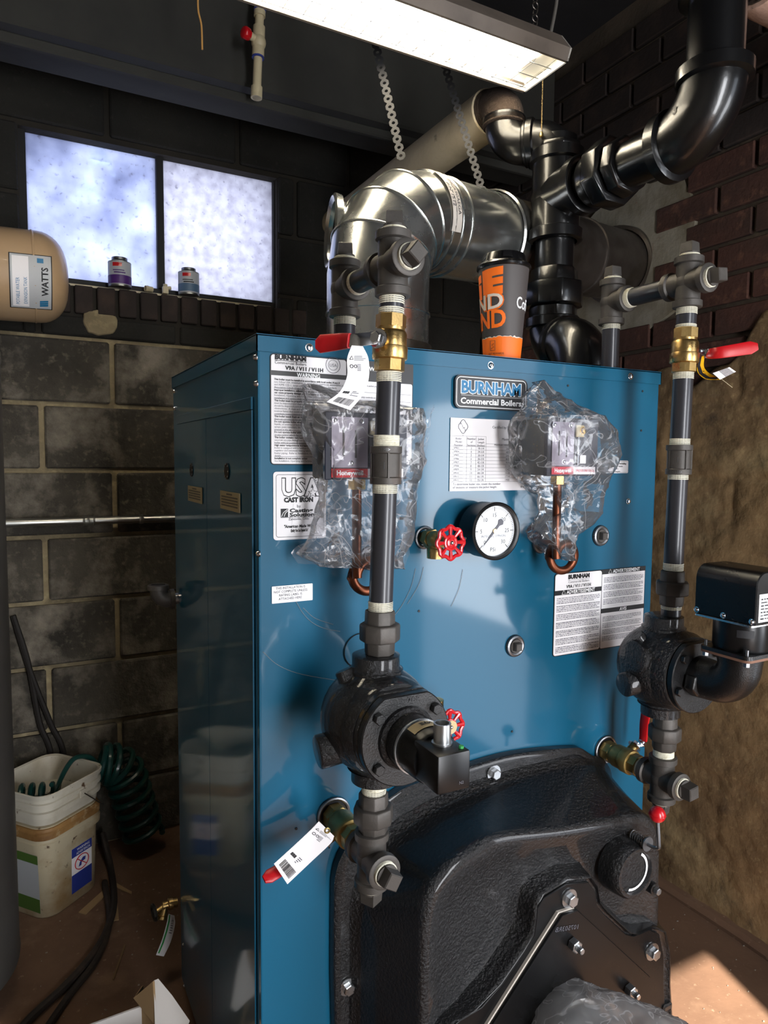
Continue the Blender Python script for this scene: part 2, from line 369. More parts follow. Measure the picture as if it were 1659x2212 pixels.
# back wall of concrete blocks
WX0, WX1, WZ0, WZ1 = -.285, .505, 1.785, 2.225
wb = thing('wall_back', (0, YB, 0), kind='structure')
b = mesh(); T = YB+.16; Y0 = YB+.012
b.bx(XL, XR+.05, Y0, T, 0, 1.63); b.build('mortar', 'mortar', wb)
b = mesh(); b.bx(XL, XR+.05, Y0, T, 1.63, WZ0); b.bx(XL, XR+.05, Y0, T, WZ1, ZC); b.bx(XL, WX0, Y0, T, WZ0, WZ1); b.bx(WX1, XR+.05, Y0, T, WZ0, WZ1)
b.build('mortar', 'darkmortar', wb)
ZB, BH, BL, XJ = 1.4222, .2032, .4064, -.2454
for r in range(-7, 6):
    z0, z1 = ZB+(r)*BH, ZB+(r+1)*BH
    z0 = max(z0, 0); z1 = min(z1, ZC)
    x = XJ+(BL/2 if r % 2 == 0 else 0)-BL*3
    while x < XR:
        a, c = max(x+.009, XL), min(x+BL-.007, XR-.002)
        segs = [(a, c, z0+.007, z1-.007)]
        if z1 > WZ0-.1 and z0 < WZ1:      # opening and its brick sill
            segs = []
            if a < WX0: segs.append((a, min(c, WX0-.002), z0+.007, z1-.007))
            if c > WX1: segs.append((max(a, WX1+.002), c, z0+.007, z1-.007))
            if z0 < 1.69 and c > WX0 and a < WX1: segs.append((max(a, WX0), min(c, WX1), z0+.006, min(z1-.006, 1.69)))
            if z1 > WZ1+.02 and c > WX0 and a < WX1: segs.append((max(a, WX0), min(c, WX1), WZ1+.004, z1-.006))
        for (a, c, zz0, zz1) in segs:
            if c-a > .03 and zz1-zz0 > .02:
                mesh().bx(a, c, YB-.004*random.random(), YB+.04, zz0, zz1).build('block', 'darkblock' if zz0 > 1.6 else 'block', wb, bevel=.005)
        x += BL
x = WX0-.05
while x < WX1+.06:      # brick-on-edge window sill
    mesh().bx(x, x+.052, YB-.006-.004*random.random(), YB+.10, 1.70, 1.782+.004*random.random()).build('brick', 'darkbrick', wb, bevel=.003)
    x += .0635
c0 = at(217, 697, y=YB-.004)
pts = [V((c0.x+(.052+.018*mnoise.noise(V((math.cos(t)*1.5, math.sin(t)*1.5, 3))))*math.cos(t), YB-.008, c0.z+(.040+.012*mnoise.noise(V((math.cos(t)*2, math.sin(t)*2, 9))))*math.sin(t))) for t in [2*math.pi*i/22 for i in range(22)]]
mesh().prism(pts, (0, .02, 0)).build('mortar_patch', 'mortar', wb, bevel=.003)

# window
YW = YB+.055
wn = thing('window_1', ((WX0+WX1)/2, YW, WZ0), kind='structure')
wn['label'] = 'two-pane steel basement window with frosted grimy glass'
tl, bl, tr_, br = at(57, 283, y=YW), at(63, 592, y=YW), at(587, 396, y=YW), at(587, 648, y=YW)
px0, px1, pz0, pz1 = bl.x, tr_.x, min(bl.z, br.z)-.002, tl.z; xm = at(344, 450, y=YW).x
b = mesh(); b.bx(WX0-.02, px0, YW-.02, YW+.03, WZ0-.01, WZ1+.02); b.bx(px1, WX1+.06, YW-.02, YW+.03, WZ0-.01, WZ1+.02)
b.bx(px0, px1, YW-.02, YW+.03, pz1, WZ1+.03); b.bx(px0, px1, YW-.02, YW+.03, WZ0-.01, pz0); b.build('window_frame', 'framesteel', wn, bevel=.002)
mesh().bx(xm-.011, xm+.011, YW-.022, YW+.02, pz0, pz1).build('mullion', 'framesteel', wn, bevel=.002)
mesh().bx(px0, xm-.011, YW, YW+.004, pz0, pz1).build('pane', 'paneleft', wn)
mesh().bx(xm+.011, px1, YW, YW+.004, pz0, pz1).build('pane', 'paneright', wn)
mesh().bx(px0+.02, px1-.02, YB+.01, YB+.03, WZ0-.002, WZ0+.004).build('sill_strip', 'cpvc', wn)
# ceiling beam and dark service pipe across the back of the ceiling
zb = at(440, 160, y=.95).z
struct(mesh().bx(XL, XR, .95, 1.15, zb, ZC-.002), 'trim_1', 'beam', bevel=.006)
struct(mesh().bx(XL, XR, .93, .95, zb-.055, zb-.03), 'trim_2', 'beam', bevel=.004)

# ================================================================== the boiler
BW, BD, BHt = .8246, .6164, 1.44; LIP = .0247
bo = thing('boiler', (BW/2, BD/2, 0), 'large blue cast iron boiler in enamelled sheet jacket with warning labels', 'boiler')
X, Z, NY_ = V((1, 0, 0)), V((0, 0, 1)), V((0, -1, 0))
b = mesh(); b.bx(.001, BW-.001, .001, .016, .03, BHt-.004); b.build('front_panel', 'blue', bo, bevel=.0015)
b = mesh(); b.bx(-.0, .003, .0, BD, .03, BHt-.004); b.bx(.001, .02, BD-.004, BD, .03, BHt-.004); b.build('side_panel', 'blue', bo, bevel=.001)
mesh().bx(BW-.003, BW, .0005, BD, .03, BHt-.004).build('side_panel', 'blue', bo, bevel=.001)
mesh().bx(.002, BW-.002, BD-.015, BD-.004, .03, BHt-.004).build('back_panel', 'blue', bo)
mesh().bx(.02, BW-.02, .03, BD-.03, 0, .05).build('base', 'cast', bo)
b = mesh(); b.bx(-.0025, BW+.0025, -.0028, BD+.0025, BHt-.0025, BHt)
b.bx(-.0025, BW+.0025, -.0028, -.0008, BHt-LIP, BHt-.001); b.bx(-.0025, -.0008, -.0028, BD+.0025, BHt-LIP, BHt-.001)
b.bx(BW+.0008, BW+.0025, -.0028, BD+.0025, BHt-LIP, BHt-.001); b.bx(-.0025, BW+.0025, BD+.0008, BD+.0025, BHt-LIP, BHt-.001)
b.build('top_panel', 'blue', bo)
# left side access panels: header strip and two doors with a vertical seam, tilted a hair from one another
def sidept(u, v): return at(u, v, x=0)
zt1 = (sidept(548, 857).z+sidept(385, 898).z)/2; zt2 = (sidept(548, 886).z+sidept(387, 916).z)/2
ya, yc = sidept(548, 870).y, sidept(386, 905).y; ym = sidept(450, 1000).y
mesh().bx(-.004, 0, ya, yc, zt2, zt1).build('header_strip', 'blue', bo, bevel=.0008)
def sidedoor(y0, y1, tilt):
    b = mesh(); b.add([(-.0035-tilt*(y1-y0)*0, y0, .05), (-.0035-tilt*(y1-y0), y1, .05), (-.0035-tilt*(y1-y0), y1, zt2-.001), (-.0035, y0, zt2-.001),
                       (-.001, y0, .05), (-.001, y1, .05), (-.001, y1, zt2-.001), (-.001, y0, zt2-.001)],
                      [(0, 1, 2, 3), (7, 6, 5, 4), (0, 4, 5, 1), (1, 5, 6, 2), (2, 6, 7, 3), (3, 7, 4, 0)])
    return b.build('side_door', 'blue', bo)
d1 = sidedoor(ya, ym-.001, .0); d2 = sidedoor(ym+.001, yc, .006)
for (u, v), d_ in (((496, 1018), d1), ((419, 1015), d2)):
    p = sidept(u, v)
    mesh().lathe((p.x-.0045, p.y, p.z), (-1, 0, 0), [(0, .0135), (.001, .0135)], 20).build('sight_hole', 'ink', d_)
    b = mesh()
    for i in range(8): t = 2*math.pi*i/8; b.box((p.x-.0058, p.y+.012*math.cos(t), p.z+.012*math.sin(t)), (.0012, .0025, .0025))
    b.build('spring_tab', 'chrome', d_)
def bars_side(par, y0, y1, z0, z1):
    b = mesh(); h = z1-z0
    for i in range(5):
        z = z1-h*(.14+.155*i); w_ = (y1-y0)*(.3 if i == 0 else .84); c_ = (y0+y1)/2
        b.add([(-.0066, c_-w_/2, z-h*.04), (-.0066, c_+w_/2, z-h*.04), (-.0066, c_+w_/2, z+h*.04), (-.0066, c_-w_/2, z+h*.04)], [(0, 1, 2, 3)])
    b.build('fine_print', 'greycase', par)
for (uv4, d_) in (([(477, 1061), (519, 1064), (520, 1106), (478, 1100)], d1), ([(407, 1050), (437, 1052), (438, 1087), (408, 1083)], d2)):
    q = [at(u, v, x=-.005) for u, v in uv4]; y0, y1, z0, z1 = q[0].y, q[1].y, (q[2].z+q[3].z)/2, (q[0].z+q[1].z)/2
    lb = mesh().bx(-.0062, -.0048, min(y0, y1), max(y0, y1), z0, z1).build('caution_label', 'silverlabel', d_)
    bars_side(lb, min(y0, y1), max(y0, y1), z0, z1)
# screws
def screw(parent, p, n, r=.0052, m='chrome', name='screw'):
    return mesh().lathe(V(p)-V(n)*.001, n, [(0, r*1.25), (.0015, r*1.25), (.0016, r*.95), (.0045, r*.75), (.0052, r*.3)], 12).build(name, m, parent)
for u, v in ((553, 772), (554, 829), (377, 845), (378, 882), (559, 1196), (398, 2040), (399, 2130)):
    screw(bo, at(u, v, x=-.001), (-1, 0, 0), .0045)
for u, v in ((668, 751), (1060, 789), (1362, 813)): screw(bo, at(u, v, y=-.003), (0, -1, 0))
screw(bo, at(1357, 1083, y=0), (0, -1, 0), .0045)
for u, v in ((1227, 833), (1388, 845), (1385, 930), (990, 870), (1106, 1580), (640, 1790), (905, 1320)):
    mesh().lathe(at(u, v, y=.0005), (0, -1, 0), [(0, .0022), (.0008, .0022)], 8).build('pilot_hole', 'ink', bo)

def FR(u0, v0, u1, v1):      # rectangle on the front panel from two photo corners
    a, c = at(u0, v0, y=0), at(u1, v1, y=0); return a.x, c.x, c.z, a.z
def plate(name, x0, x1, z0, z1, m, r=.004, d=.0008, parent=bo, y=0., **k):
    return mesh().prism(rrect(x0, x1, z0, z1, r, y), (0, -d, 0)).build(name, m, parent, **k)
def ring(name, x0, x1, z0, z1, wd, m, parent, y, r=.004):
    a, c = rrect(x0, x1, z0, z1, r, y), rrect(x0+wd, x1-wd, z0+wd, z1-wd, max(r-wd, .0008), y); n = len(a)
    return mesh().add(a+c, [(i, (i+1) % n, (i+1) % n+n, i+n) for i in range(n)]).build(name, m, parent)
def bars(name, rects, m, parent, y):
    b = mesh()
    for (x0, x1, z0, z1) in rects: b.add([(x0, y, z0), (x1, y, z0), (x1, y, z1), (x0, y, z1)], [(0, 1, 2, 3)])
    return b.build(name, m, parent)
def wordline(x0, x1, z, h, rnd):    # one line of tiny illegible print, as word-long strokes
    o = []; x = x0
    while x < x1:
        l = h*rnd.uniform(1.2, 4.5); o.append((x, min(x+l, x1), z+h*.18*rnd.random(), z+h*(.62+.2*rnd.random()))); x += l+h*.55
    return o
rr = random.Random(3)
# --- warning label (two columns)
x0, x1, _, z1 = FR(583, 762.5, 891, 900); z0 = at(592, 1004, y=0).z
wl = plate('warning_label', x0, x1, z0, z1, 'ink', .006, .0006); wl['label'] = 'white two-column warning label with black headings'
xm_ = at(748, 880, y=0).x; hz = at(600, 800.5, y=0).z; bz = at(600, 811, y=0).z
plate('paper', x0+.0015, xm_-.0008, z0+.0015, z1-.0015, 'white', .004, .0003, wl, -.0006)
plate('paper', xm_+.0008, x1-.0015, z0+.0015, bz, 'white', .003, .0003, wl, -.0006)
yy = -.00105
bars('header_bar', [(x0, xm_, bz, hz), (xm_, x1, bz, z1)], 'plateblack', wl, yy)
cw = xm_-x0; sx = x0+.006
def T(s, u0, u1, v, m='ink', bold=0., par=None, vert=None, size=None, y=-.0013, **k):   # line of lettering between two photo columns
    a, c = at(u0, v, y=0), at(u1, v, y=0); wd = c.x-a.x; a.z = at((u0+u1)/2, v, y=0).z; sz = size or wd*1.6/max(len(s), 1)
    return txt(s, sz, m, par, (a.x+wd/2, y, a.z), X, Z, 'CENTER', bold, wd, **k)
a = at(594, 776, y=0); sz = .0150
T('BURNHAM', 593, 661, 778, bold=.0006, par=wl, size=.0088); bars('rule', [(at(593, 780, y=0).x, at(662, 780, y=0).x, at(620, 780.6, y=0).z, at(620, 779.2, y=0).z)], 'ink', wl, yy)
T('Commercial Boilers', 593, 661, 788, par=wl, size=.0062); T('V9A / V11 / V11H', 616, 698, 801.5, par=wl, bold=.0003, size=.0080)
T('WARNING', 641, 691, 816, 'whiteprint', .0002, wl, size=.0086); T('WARNING', 797, 850, 803, 'whiteprint', .0002, wl, size=.0086)
c = at(719, 789, y=0)
b = mesh(); b.torus((c.x, yy, c.z), (0, 1, 0), .0118, .0004, 28, 4); b.torus((c.x, yy, c.z), (0, 1, 0), .0076, .0003, 24, 4); b.build('seal', 'inkgrey', wl)
txt('USA', .0066, 'inkgrey', wl, (c.x, yy, c.z-.0024), X, Z)
LINES = '''*This boiler must be installed in accordance with local codes, if any; if
not, follow USA: ANSI/NFPA 31, ANSI Z223.1/NFPA 54, ANSI/NFPA 211
and ASME CSD-1, latest editions. CANADA: Canadian Standards
Association CSA-B139 and/or CGA-B149, latest revision of standards
*Improper installation, adjustment, alteration, service or maintenance
*can cause property damage, personal injury or loss of life. Refer to
Installation, Operating and Service Instructions. Qualified installer for
installation and service must be performed by a qualified agency.
*This boiler must be properly vented to the outside. The flue passage
must be inspected and cleaned before heating season. Vent system
should be inspected periodically for deterioration and removal of any
obstructions.  A clean and unobstructed flue is necessary to vent
noxious fumes that could cause injury or loss of life and will
contribute toward maintaining the boiler efficiency.
*This boiler needs fresh air for safe operation and must be so that
there are provisions for adequate combustion and ventilation air.
*Do not operate boiler where flammable vapors, gasoline or other
liquids, or sources of hydrocarbons (bleaches, cleaners, hair
sprays, paint removers, fabric softeners, etc.) may be used or
present in the air.
*Do not operate boiler with any safety device bypassed, removed,
or any control which has been altered in any way.
*This boiler contains very hot water under high pressure. Do not
unscrew any pipe fittings nor attempt to remove parts from this
boiler without positively assuring the water is cool.
*High water temperatures increase the risk of scalding. If this
boiler is equipped with a tankless heater install a flow
regulator and automatic mixing valve in tap water
heater piping.  Refer to Installation, Operating
details.
*Installation is not complete unless
See Installation, Operating and Service'''.split('\n')
n = len(LINES); ztop = bz-.0035; st = (ztop-(z0+.004))/n; reg_, bld_, rules = [], [], []
maxc = 72
for i, s in enumerate(LINES): (bld_ if s[0] == '*' else reg_).append((s.lstrip('*'), ztop-(i+.85)*st))
def lines3(lst, x, wmax, size, bold, m, par, y, name='fine_print'):
    b = mesh()
    for s, z in lst:
        c = bpy.data.curves.new('t', 'FONT'); c.body = s; c.size = size; c.offset = bold; c.resolution_u = 1
        t = bpy.data.objects.new('t', c); C.objects.link(t); me = bpy.data.meshes.new_from_object(t); bpy.data.objects.remove(t); bpy.data.curves.remove(c)
        k = 1.0
        if me.vertices:
            wid = max(v.co.x for v in me.vertices); k = min(1.0, wmax/wid)
            b.add([(x+v.co.x*k, y, z+v.co.y) for v in me.vertices], [tuple(p.vertices) for p in me.polygons])
        bpy.data.meshes.remove(me)
    return b.build(name, m, par, flat=True)
fs_ = st*.98
lines3(reg_, sx, cw-.010, fs_, .00002, 'inkgrey', wl, -.0013); lines3(bld_, sx, cw-.010, fs_, .00012, 'ink', wl, -.0013)
for i, s in enumerate(LINES):
    if s[0] == '*' and i and LINES[i-1][0] != '*': rules.append((sx, xm_-.004, ztop-i*st+.0002, ztop-i*st+.0007))
bars('rule', rules, 'inkgrey', wl, -.0012)
R2 = '''Do not operate with jacket panels not secured.|without|service.|systems or safety controls or shut down|safeguard|Do not store flammables near this unit and|*control of your boiler to reduce as the|of the boiler piping in water as a|damage to your boiler. Instructions can|plan, Operating and cause open.|piping not frozen piping amended|contains Refractory fibers. DF has been|if possible carcinogen, particulates and|this wear protective working clothing|skin and eyes|Refer to the instructions'''.split('|')
lst = [(s.lstrip('*'), bz-.008-i*st*1.55) for i, s in enumerate(R2)]
lines3(lst, xm_+.005, x1-xm_-.009, fs_, .00004, 'inkgrey', wl, -.0013)
bars('rule', [(xm_+.004, x1-.004, bz-.0055-i*st*3.1, bz-.005-i*st*3.1) for i in range(1, 8)], 'inkgrey', wl, -.0012)
bars('fine_print', [q for i in range(16, 25) for q in wordline(xm_+.005, x1-.008, bz-.008-i*st*1.55, st*.6, rr)], 'inkgrey', wl, -.0013)
# --- cast iron label
x0, _, _, z1 = FR(590, 1019, 700, 1100); z0 = at(596, 1167, y=0).z; x1 = at(704, 1090, y=0).x
ul = plate('cast_iron_label', x0, x1, z0, z1, 'white', .005, .0007); ring('border', x0+.004, x1-.004, z0+.004, z1-.004, .0006, 'ink', ul, -.0010, .004)
cx_ = (x0+x1)/2
p = at(643, 1070, y=0)
txt('USA', .036, 'ink', ul, (cx_, -.0009, p.z), X, Z, bold=.0022, width=.062); txt('USA', .036, 'white', ul, (cx_, -.0012, p.z), X, Z, bold=.0008, width=.060)
st_ = []
for i in range(10):
    t = math.pi/2+math.pi*i/5; r = .0085 if i % 2 == 0 else .0036
    st_.append(V((cx_+.020+r*math.cos(t), -.0013, p.z+.0035+r*math.sin(t))))
mesh().prism(st_, (0, -.0001, 0)).build('star', 'ink', ul)
st_ = [V((cx_+.020, 0, p.z+.0035))+(q-V((cx_+.020, 0, p.z+.0035)))*.78 for q in st_]
mesh().prism([V((q.x, -.0015, q.z)) for q in st_], (0, -.0001, 0)).build('star', 'white', ul)
T('CAST IRON', 613, 676, 1084, bold=.0006, par=ul, size=.0095); T('by', 641, 649, 1096, par=ul, size=.0065, m='inkgrey')
T('Casting', 625, 675, 1106, bold=.0003, par=ul, size=.0078); T('Solutions', 625, 685, 1115, bold=.0003, par=ul, size=.0078)
q = FR(606, 1099, 622, 1117); bars('emblem', [q], 'ink', ul, -.0011)
mesh().tube([(q[0]+.001, -.0012, q[2]+.001), (q[0]+.004, -.0012, q[2]+.007), (q[1]-.001, -.0012, q[3]-.001)], .0007, 5).build('emblem_stroke', 'white', ul)
mesh().tube([(q[0]+.005, -.0012, q[2]+.001), (q[0]+.007, -.0012, q[2]+.006), (q[1]-.0005, -.0012, q[3]-.003)], .0006, 5).build('emblem_stroke', 'white', ul)
bars('rule', [(q[0], at(685, 1116, y=0).x, q[2]-.0008, q[2]-.0003)], 'ink', ul, -.0011)
T('Zanesville, Ohio', 623, 667, 1123, par=ul, size=.0054, m='inkgrey'); T('"American Made With', 613, 677, 1139, par=ul, bold=.0002, size=.0060, shear=.2); T('Quality You Can Depend On"', 604, 687, 1148, par=ul, bold=.0002, size=.0060, shear=.2)
txt('MADE', .006, 'ink', ul, at(676, 1030, y=-.0011), V((.35, 0, -.93)), V((.93, 0, .35)), align='LEFT')
# --- small installation label
x0, x1, _, z1 = FR(587, 1267, 675, 1290); z0 = at(588, 1304, y=0).z
il = plate('installation_label', x0, x1, z0, z1, 'white', .001, .0007); h = z1-z0
for i, (s, wd) in enumerate((('THIS INSTALLATION IS', .72), ('NOT COMPLETE UNLESS', .82), ('RATING LABEL IS', .56), ('ATTACHED HERE.', .58))):
    txt(s, h*.2, 'ink', il, ((x0+x1)/2-.003, -.0010, z1-h*(.2+.21*i)), X, Z, width=(x1-x0)*wd)
# --- nameplate
x0, _, _, z1 = FR(980, 809, 1136, 880); x1 = at(1135, 850, y=0).x; z0 = at(990, 882, y=0).z
npl = plate('nameplate', x0, x1, z0, z1, 'plateblack', .010, .005); npl['label'] = 'raised black nameplate with blue and white lettering'
ring('border', x0+.0025, x1-.0025, z0+.0025, z1-.0025, .0013, 'whiteprint', npl, -.0052, .009)
hh = z1-z0; cx_ = (x0+x1)/2
txt('BURNHAM', hh*.50, 'whiteprint', npl, (cx_-.001, -.0052, z0+hh*.48), X, Z, bold=.0022, width=(x1-x0)*.84)
txt('BURNHAM', hh*.50, 'plateblue', npl, (cx_-.001, -.0055, z0+hh*.48), X, Z, bold=.0011, width=(x1-x0)*.82)
bars('rule', [(x0+(x1-x0)*.08, x1-(x1-x0)*.08, z0+hh*.385, z0+hh*.42)], 'greytext', npl, -.0053)
txt('Commercial Boilers', hh*.25, 'whiteprint', npl, (cx_-.001, -.0053, z0+hh*.15), X, Z, bold=.0004, width=(x1-x0)*.84)
# --- rating table
x0, _, _, z1 = FR(973, 902, 1148, 1000); x1 = at(1148, 980, y=0).x; z0 = at(980, 1061, y=0).z
tb = plate('rating_table', x0, x1, z0, z1, 'white', .0008, .0007); tb['label'] = 'white boiler rating table with model numbers and jacket lengths'; wd, h = x1-x0, z1-z0
c = V((x0+wd*.145, -.0011, z1-h*.115)); pts = []
for i in range(41):
    t = 2*math.pi*i/40; r = .0105*(1+.10*math.cos(4*t)); pts.append(c+V((r*math.cos(t)*.82, 0, r*math.sin(t))))
mesh().tube(pts, .0005, 5).build('emblem', 'inkgrey', tb)
for i, ch in enumerate('ASME'): txt(ch, .005, 'inkgrey', tb, c+V((-.0045+i*.003, -.0001, .003-i*.0036)), X, Z)
txt('H', .003, 'inkgrey', tb, c+V((0, 0, -.0155)), X, Z)
for i, s in enumerate(('Certified by Burnham Company', 'MAWP, Steam', 'MAWP, Water', 'Maximum Water Temp')): txt(s, .0062, 'inkgrey', tb, (x1-.008, -.0011, z1-h*(.125+.055*i)), X, Z, 'RIGHT')
cols = [0, .19, .30, .42, 1.0]; tz = z1-h*.245; hz = z1-h*.385; ez = z0+h*.125
rl = [(x0, x0+wd*.42, tz, tz+.0004), (x0+wd*.42, x1, z1-h*.345, z1-h*.345+.0004)]
for i in range(11): z = hz+(ez-hz)*i/10; rl.append((x0, x1, z, z+.0004))
for cc in cols[1:4]: rl.append((x0+wd*cc, x0+wd*cc+.0004, ez, tz))
bars('rule', rl, 'inkgrey', tb, -.0010)
for s, cc, k in (('Boiler\nModel\nNumber', .095, 0), ('Number\nof\nSections', .245, 0), ('Jacket\nLength\n(Inches)', .36, 0)): txt(s, .0052, 'inkgrey', tb, (x0+wd*cc, -.0011, tz-.006), X, Z, line=1.05)
txt('Minimum relief valve capacity (lb/hr)', .0048, 'ink', tb, (x0+wd*.52, -.0011, hz+.002), X, Z, 'LEFT', width=wd*.42)
cap = '346 483 646 808 959 1110 1342 1528 1714 1900'.split()
rows = [[], [], [], []]
for i in range(10):
    z = hz+(ez-hz)*(i+.78)/10
    for j, s in enumerate(('_V9%02d___ -' % (i+3), str(i+3), '%d-1/4' % (18+6*i), cap[i])): txt(s, .0052, 'inkgrey', tb, (x0+wd*(.095, .245, .36, .69)[j], -.0011, z), X, Z)
txt('To determine boiler size, count the number\nof sections or measure the jacket length.', .0056, 'inkgrey', tb, (x0+wd*.035, -.0011, z0+h*.08), X, Z, 'LEFT', line=.95)
txt('8142989', .005, 'ink', tb, (x1-.006, -.0011, z0+h*.035), X, Z, 'RIGHT')
# --- chemical notice label
x0, x1, z0, z1 = FR(1258, 994, 1356, 1022)
cl = plate('chemical_notice', x0, x1, z0, z1, 'white', .003, .0007); ring('border', x0+.0015, x1-.0015, z0+.0015, z1-.0015, .0004, 'ink', cl, -.0009, .002)
lines3([('WARNING can expose you to chemicals, including', z1-.0075), ('lead, known to the State of California to cause', z1-.0125), ('cancer and reproductive harm. For more', z1-.0175), ('information go to www.p65warnings.ca.gov.', z1-.0225)], x0+.006, x1-x0-.012, .0052, .0001, 'ink', cl, -.001)
# --- french warning label
tlc, trc, blc = at(1198, 1243, y=0), at(1394, 1219, y=0), at(1195, 1419, y=0)
x0, x1, z0, z1 = tlc.x, trc.x, blc.z, (tlc.z+trc.z)/2
al = plate('french_warning_label', x0, x1, z0, z1, 'ink', .006, .0006); al['label'] = 'french language warning label in two columns by the right edge'
xm_ = at(1298, 1300, y=0).x; h = z1-z0
plate('paper', x0+.0015, xm_-.0008, z0+.0015, z1-.0015, 'white', .005, .0003, al, -.0006); plate('paper', xm_+.0008, x1-.0015, z0+.0015, z1-.0015, 'white', .003, .0003, al, -.0006)
hb = h*.057
def zz(v, u=1250): return at(u, v, y=0).z
L0 = z1-h*.205; R0 = z1-h*.0; R1 = z1-h*.49
bars('header_bar', [(x0, xm_, L0-hb, L0), (xm_, x1, R0-hb*1.05, R0), (xm_, x1, R1-hb, R1)], 'ink', al, -.0011)
cl_, cr_ = (x0+xm_)/2, (xm_+x1)/2; wl_ = xm_-x0
txt('BURNHAM', .0108, 'ink', al, (cl_, -.0012, z1-h*.075), X, Z, bold=.0007, width=wl_*.45); bars('rule', [(cl_-wl_*.23, cl_+wl_*.23, z1-h*.092, z1-h*.089)], 'ink', al, -.0011)
txt('Commercial Boilers', .0066, 'inkgrey', al, (cl_, -.0012, z1-h*.127), X, Z, width=wl_*.44); txt('V9A / V11 / V11H', .0086, 'ink', al, (cl_, -.0012, z1-h*.185), X, Z, bold=.0003, width=wl_*.52)
for (xx, zz_, s, ww) in ((cl_+.006, L0-hb*.85, 'ADVERTISSEMENT', .60), (cr_+.006, R0-hb*.9, 'ADVERTISSEMENT', .62), (cr_, R1-hb*.85, 'AVIS', .16)):
    txt(s, .0095, 'whiteprint', al, (xx, -.0013, zz_), X, Z, bold=.0002, width=wl_*ww)
for (xx, zz_) in ((cl_-wl_*.31, L0-hb*.85), (cr_-wl_*.32, R0-hb*.9)):
    mesh().tube([(xx-.0045, -.0013, zz_), (xx+.0045, -.0013, zz_), (xx, -.0013, zz_+.008), (xx-.0045, -.0013, zz_)], .0005, 4).build('warning_triangle', 'whiteprint', al)
rs = []
for (xa, xb, za, zb_, n) in ((x0+.006, xm_-.004, L0-hb-.004, z0+.006, 34), (xm_+.005, x1-.006, R0-hb-.006, R1+.008, 19), (xm_+.005, x1-.008, R1-hb-.006, z0+h*.10, 19)):
    for i in range(n):
        z = za+(zb_-za)*(i+.9)/n
        if i % 5 == 4: continue
        rs += wordline(xa, xb-rr.random()*.03*(i % 4 == 3), z, (za-zb_)/n*.62, rr)
bars('fine_print', rs, 'inkgrey', al, -.0012)
bars('rule', [(x0+.005, xm_-.004, L0-hb-.004+(z0-L0+hb)*q/7, L0-hb-.0036+(z0-L0+hb)*q/7) for q in range(1, 7)], 'inkgrey', al, -.0012)
# --- threaded ports with square-head plugs, knock-out ring
def port(u, v, r=.0205):
    p = at(u, v, y=0); b = mesh(); b.lathe((p.x, .0006, p.z), (0, -1, 0), [(0, r), (.0012, r)], 28).build('port_hole', 'ink', bo)
    b = mesh(); b.torus((p.x, -.0014, p.z), (0, 1, 0), r*.78, .0042, 24, 8); pr = b.build('port_rim', 'steel', bo); pr['label'] = 'sealant smeared port rim'
    mesh().lathe((p.x, -.0005, p.z), (0, -1, 0), [(0, r*.6), (.004, r*.6)], 20).build('port_face', 'iron', bo)
    mesh().lathe((p.x, -.003, p.z), (0, -1, 0), [(0, .0105), (.010, .0095), (.011, .008)], 4, .78).build('plug', 'iron', bo)
port(1297, 1157); port(1112, 1395)
c = at(778, 1405, y=-.0005)
mesh().torus(c, (0, 1, 0), .0275, .0008, 40, 5, 0, 2*math.pi).build('knockout_ring', 'ink', bo)
for uvs in ([(640, 1300), (655, 1325), (675, 1345), (700, 1357), (735, 1364)], [(655, 1313), (680, 1335), (720, 1349)], [(568, 1408), (600, 1436), (650, 1456), (742, 1472)], [(898, 1228), (888, 1268), (870, 1305), (852, 1330)], [(915, 1225), (905, 1262), (880, 1305)], [(1000, 1230), (992, 1270), (975, 1310)]):
    mesh().tube(curve([at(u, v, y=-.0002) for u, v in uvs], 6), .00035, 4).build('scratch', 'greytext', bo)
# ================================================================== pipe fittings
def pipe(th, a, b_, r=.0167, m='blackpipe', name='pipe'): return mesh().cyl(a, b_, r, 28).build(name, m, th)
def tape(th, p, ax, h, r=.0170, m='tape'):
    n = max(3, int(h/.0022)); pr = []
    for i in range(n): pr += [(h*i/n, r-.0006), (h*(i+.5)/n, r+.0005)]
    pr.append((h, r-.0006)); return mesh().lathe(p, ax, pr, 24).build('thread_tape', m, th)
def tee(th, c, dirs, L=.043, r=.0205, rb=.0243, m='iron', name='tee', bw=.011):
    b = mesh(); b.sphere(c, r*1.08, seg=24, n=14)
    for d in dirs: b.lathe(c, d, [(0, r), (L-bw-.002, r), (L-bw, rb), (L-.001, rb), (L, rb-.0015), (L, r*.86), (L-.004, r*.84)], 28, cap=False)
    return b.build(name, m, th)
def plug(th, p, d, roll=.5, s=1., m='iron'):
    tape(th, V(p)-V(d)*.004, d, .009, .0165*s)
    b = mesh(); b.lathe(V(p)+V(d)*.002, d, [(0, .0155*s), (.006, .0155*s), (.0065, .013*s)], 24)
    b.lathe(V(p)+V(d)*.006, d, [(0, .0165*s), (.018*s, .0150*s), (.0195*s, .0130*s)], 4, roll); return b.build('plug', m, th, angle=25)
def union(th, c, ax, k=1., m='iron', ph=.2):
    b = mesh(); b.lathe(c, ax, [(-.031*k, .0195*k), (-.030*k, .0212*k), (-.011*k, .0218*k)], 8, ph); b.lathe(c, ax, [(-.0125*k, .0265*k), (-.0105*k, .0288*k), (.0105*k, .0288*k), (.0125*k, .0265*k)], 8, ph+.15)
    b.lathe(c, ax, [(.011*k, .0218*k), (.030*k, .0212*k), (.031*k, .0195*k)], 8, ph); return b.build('union', m, th, bevel=.0012)
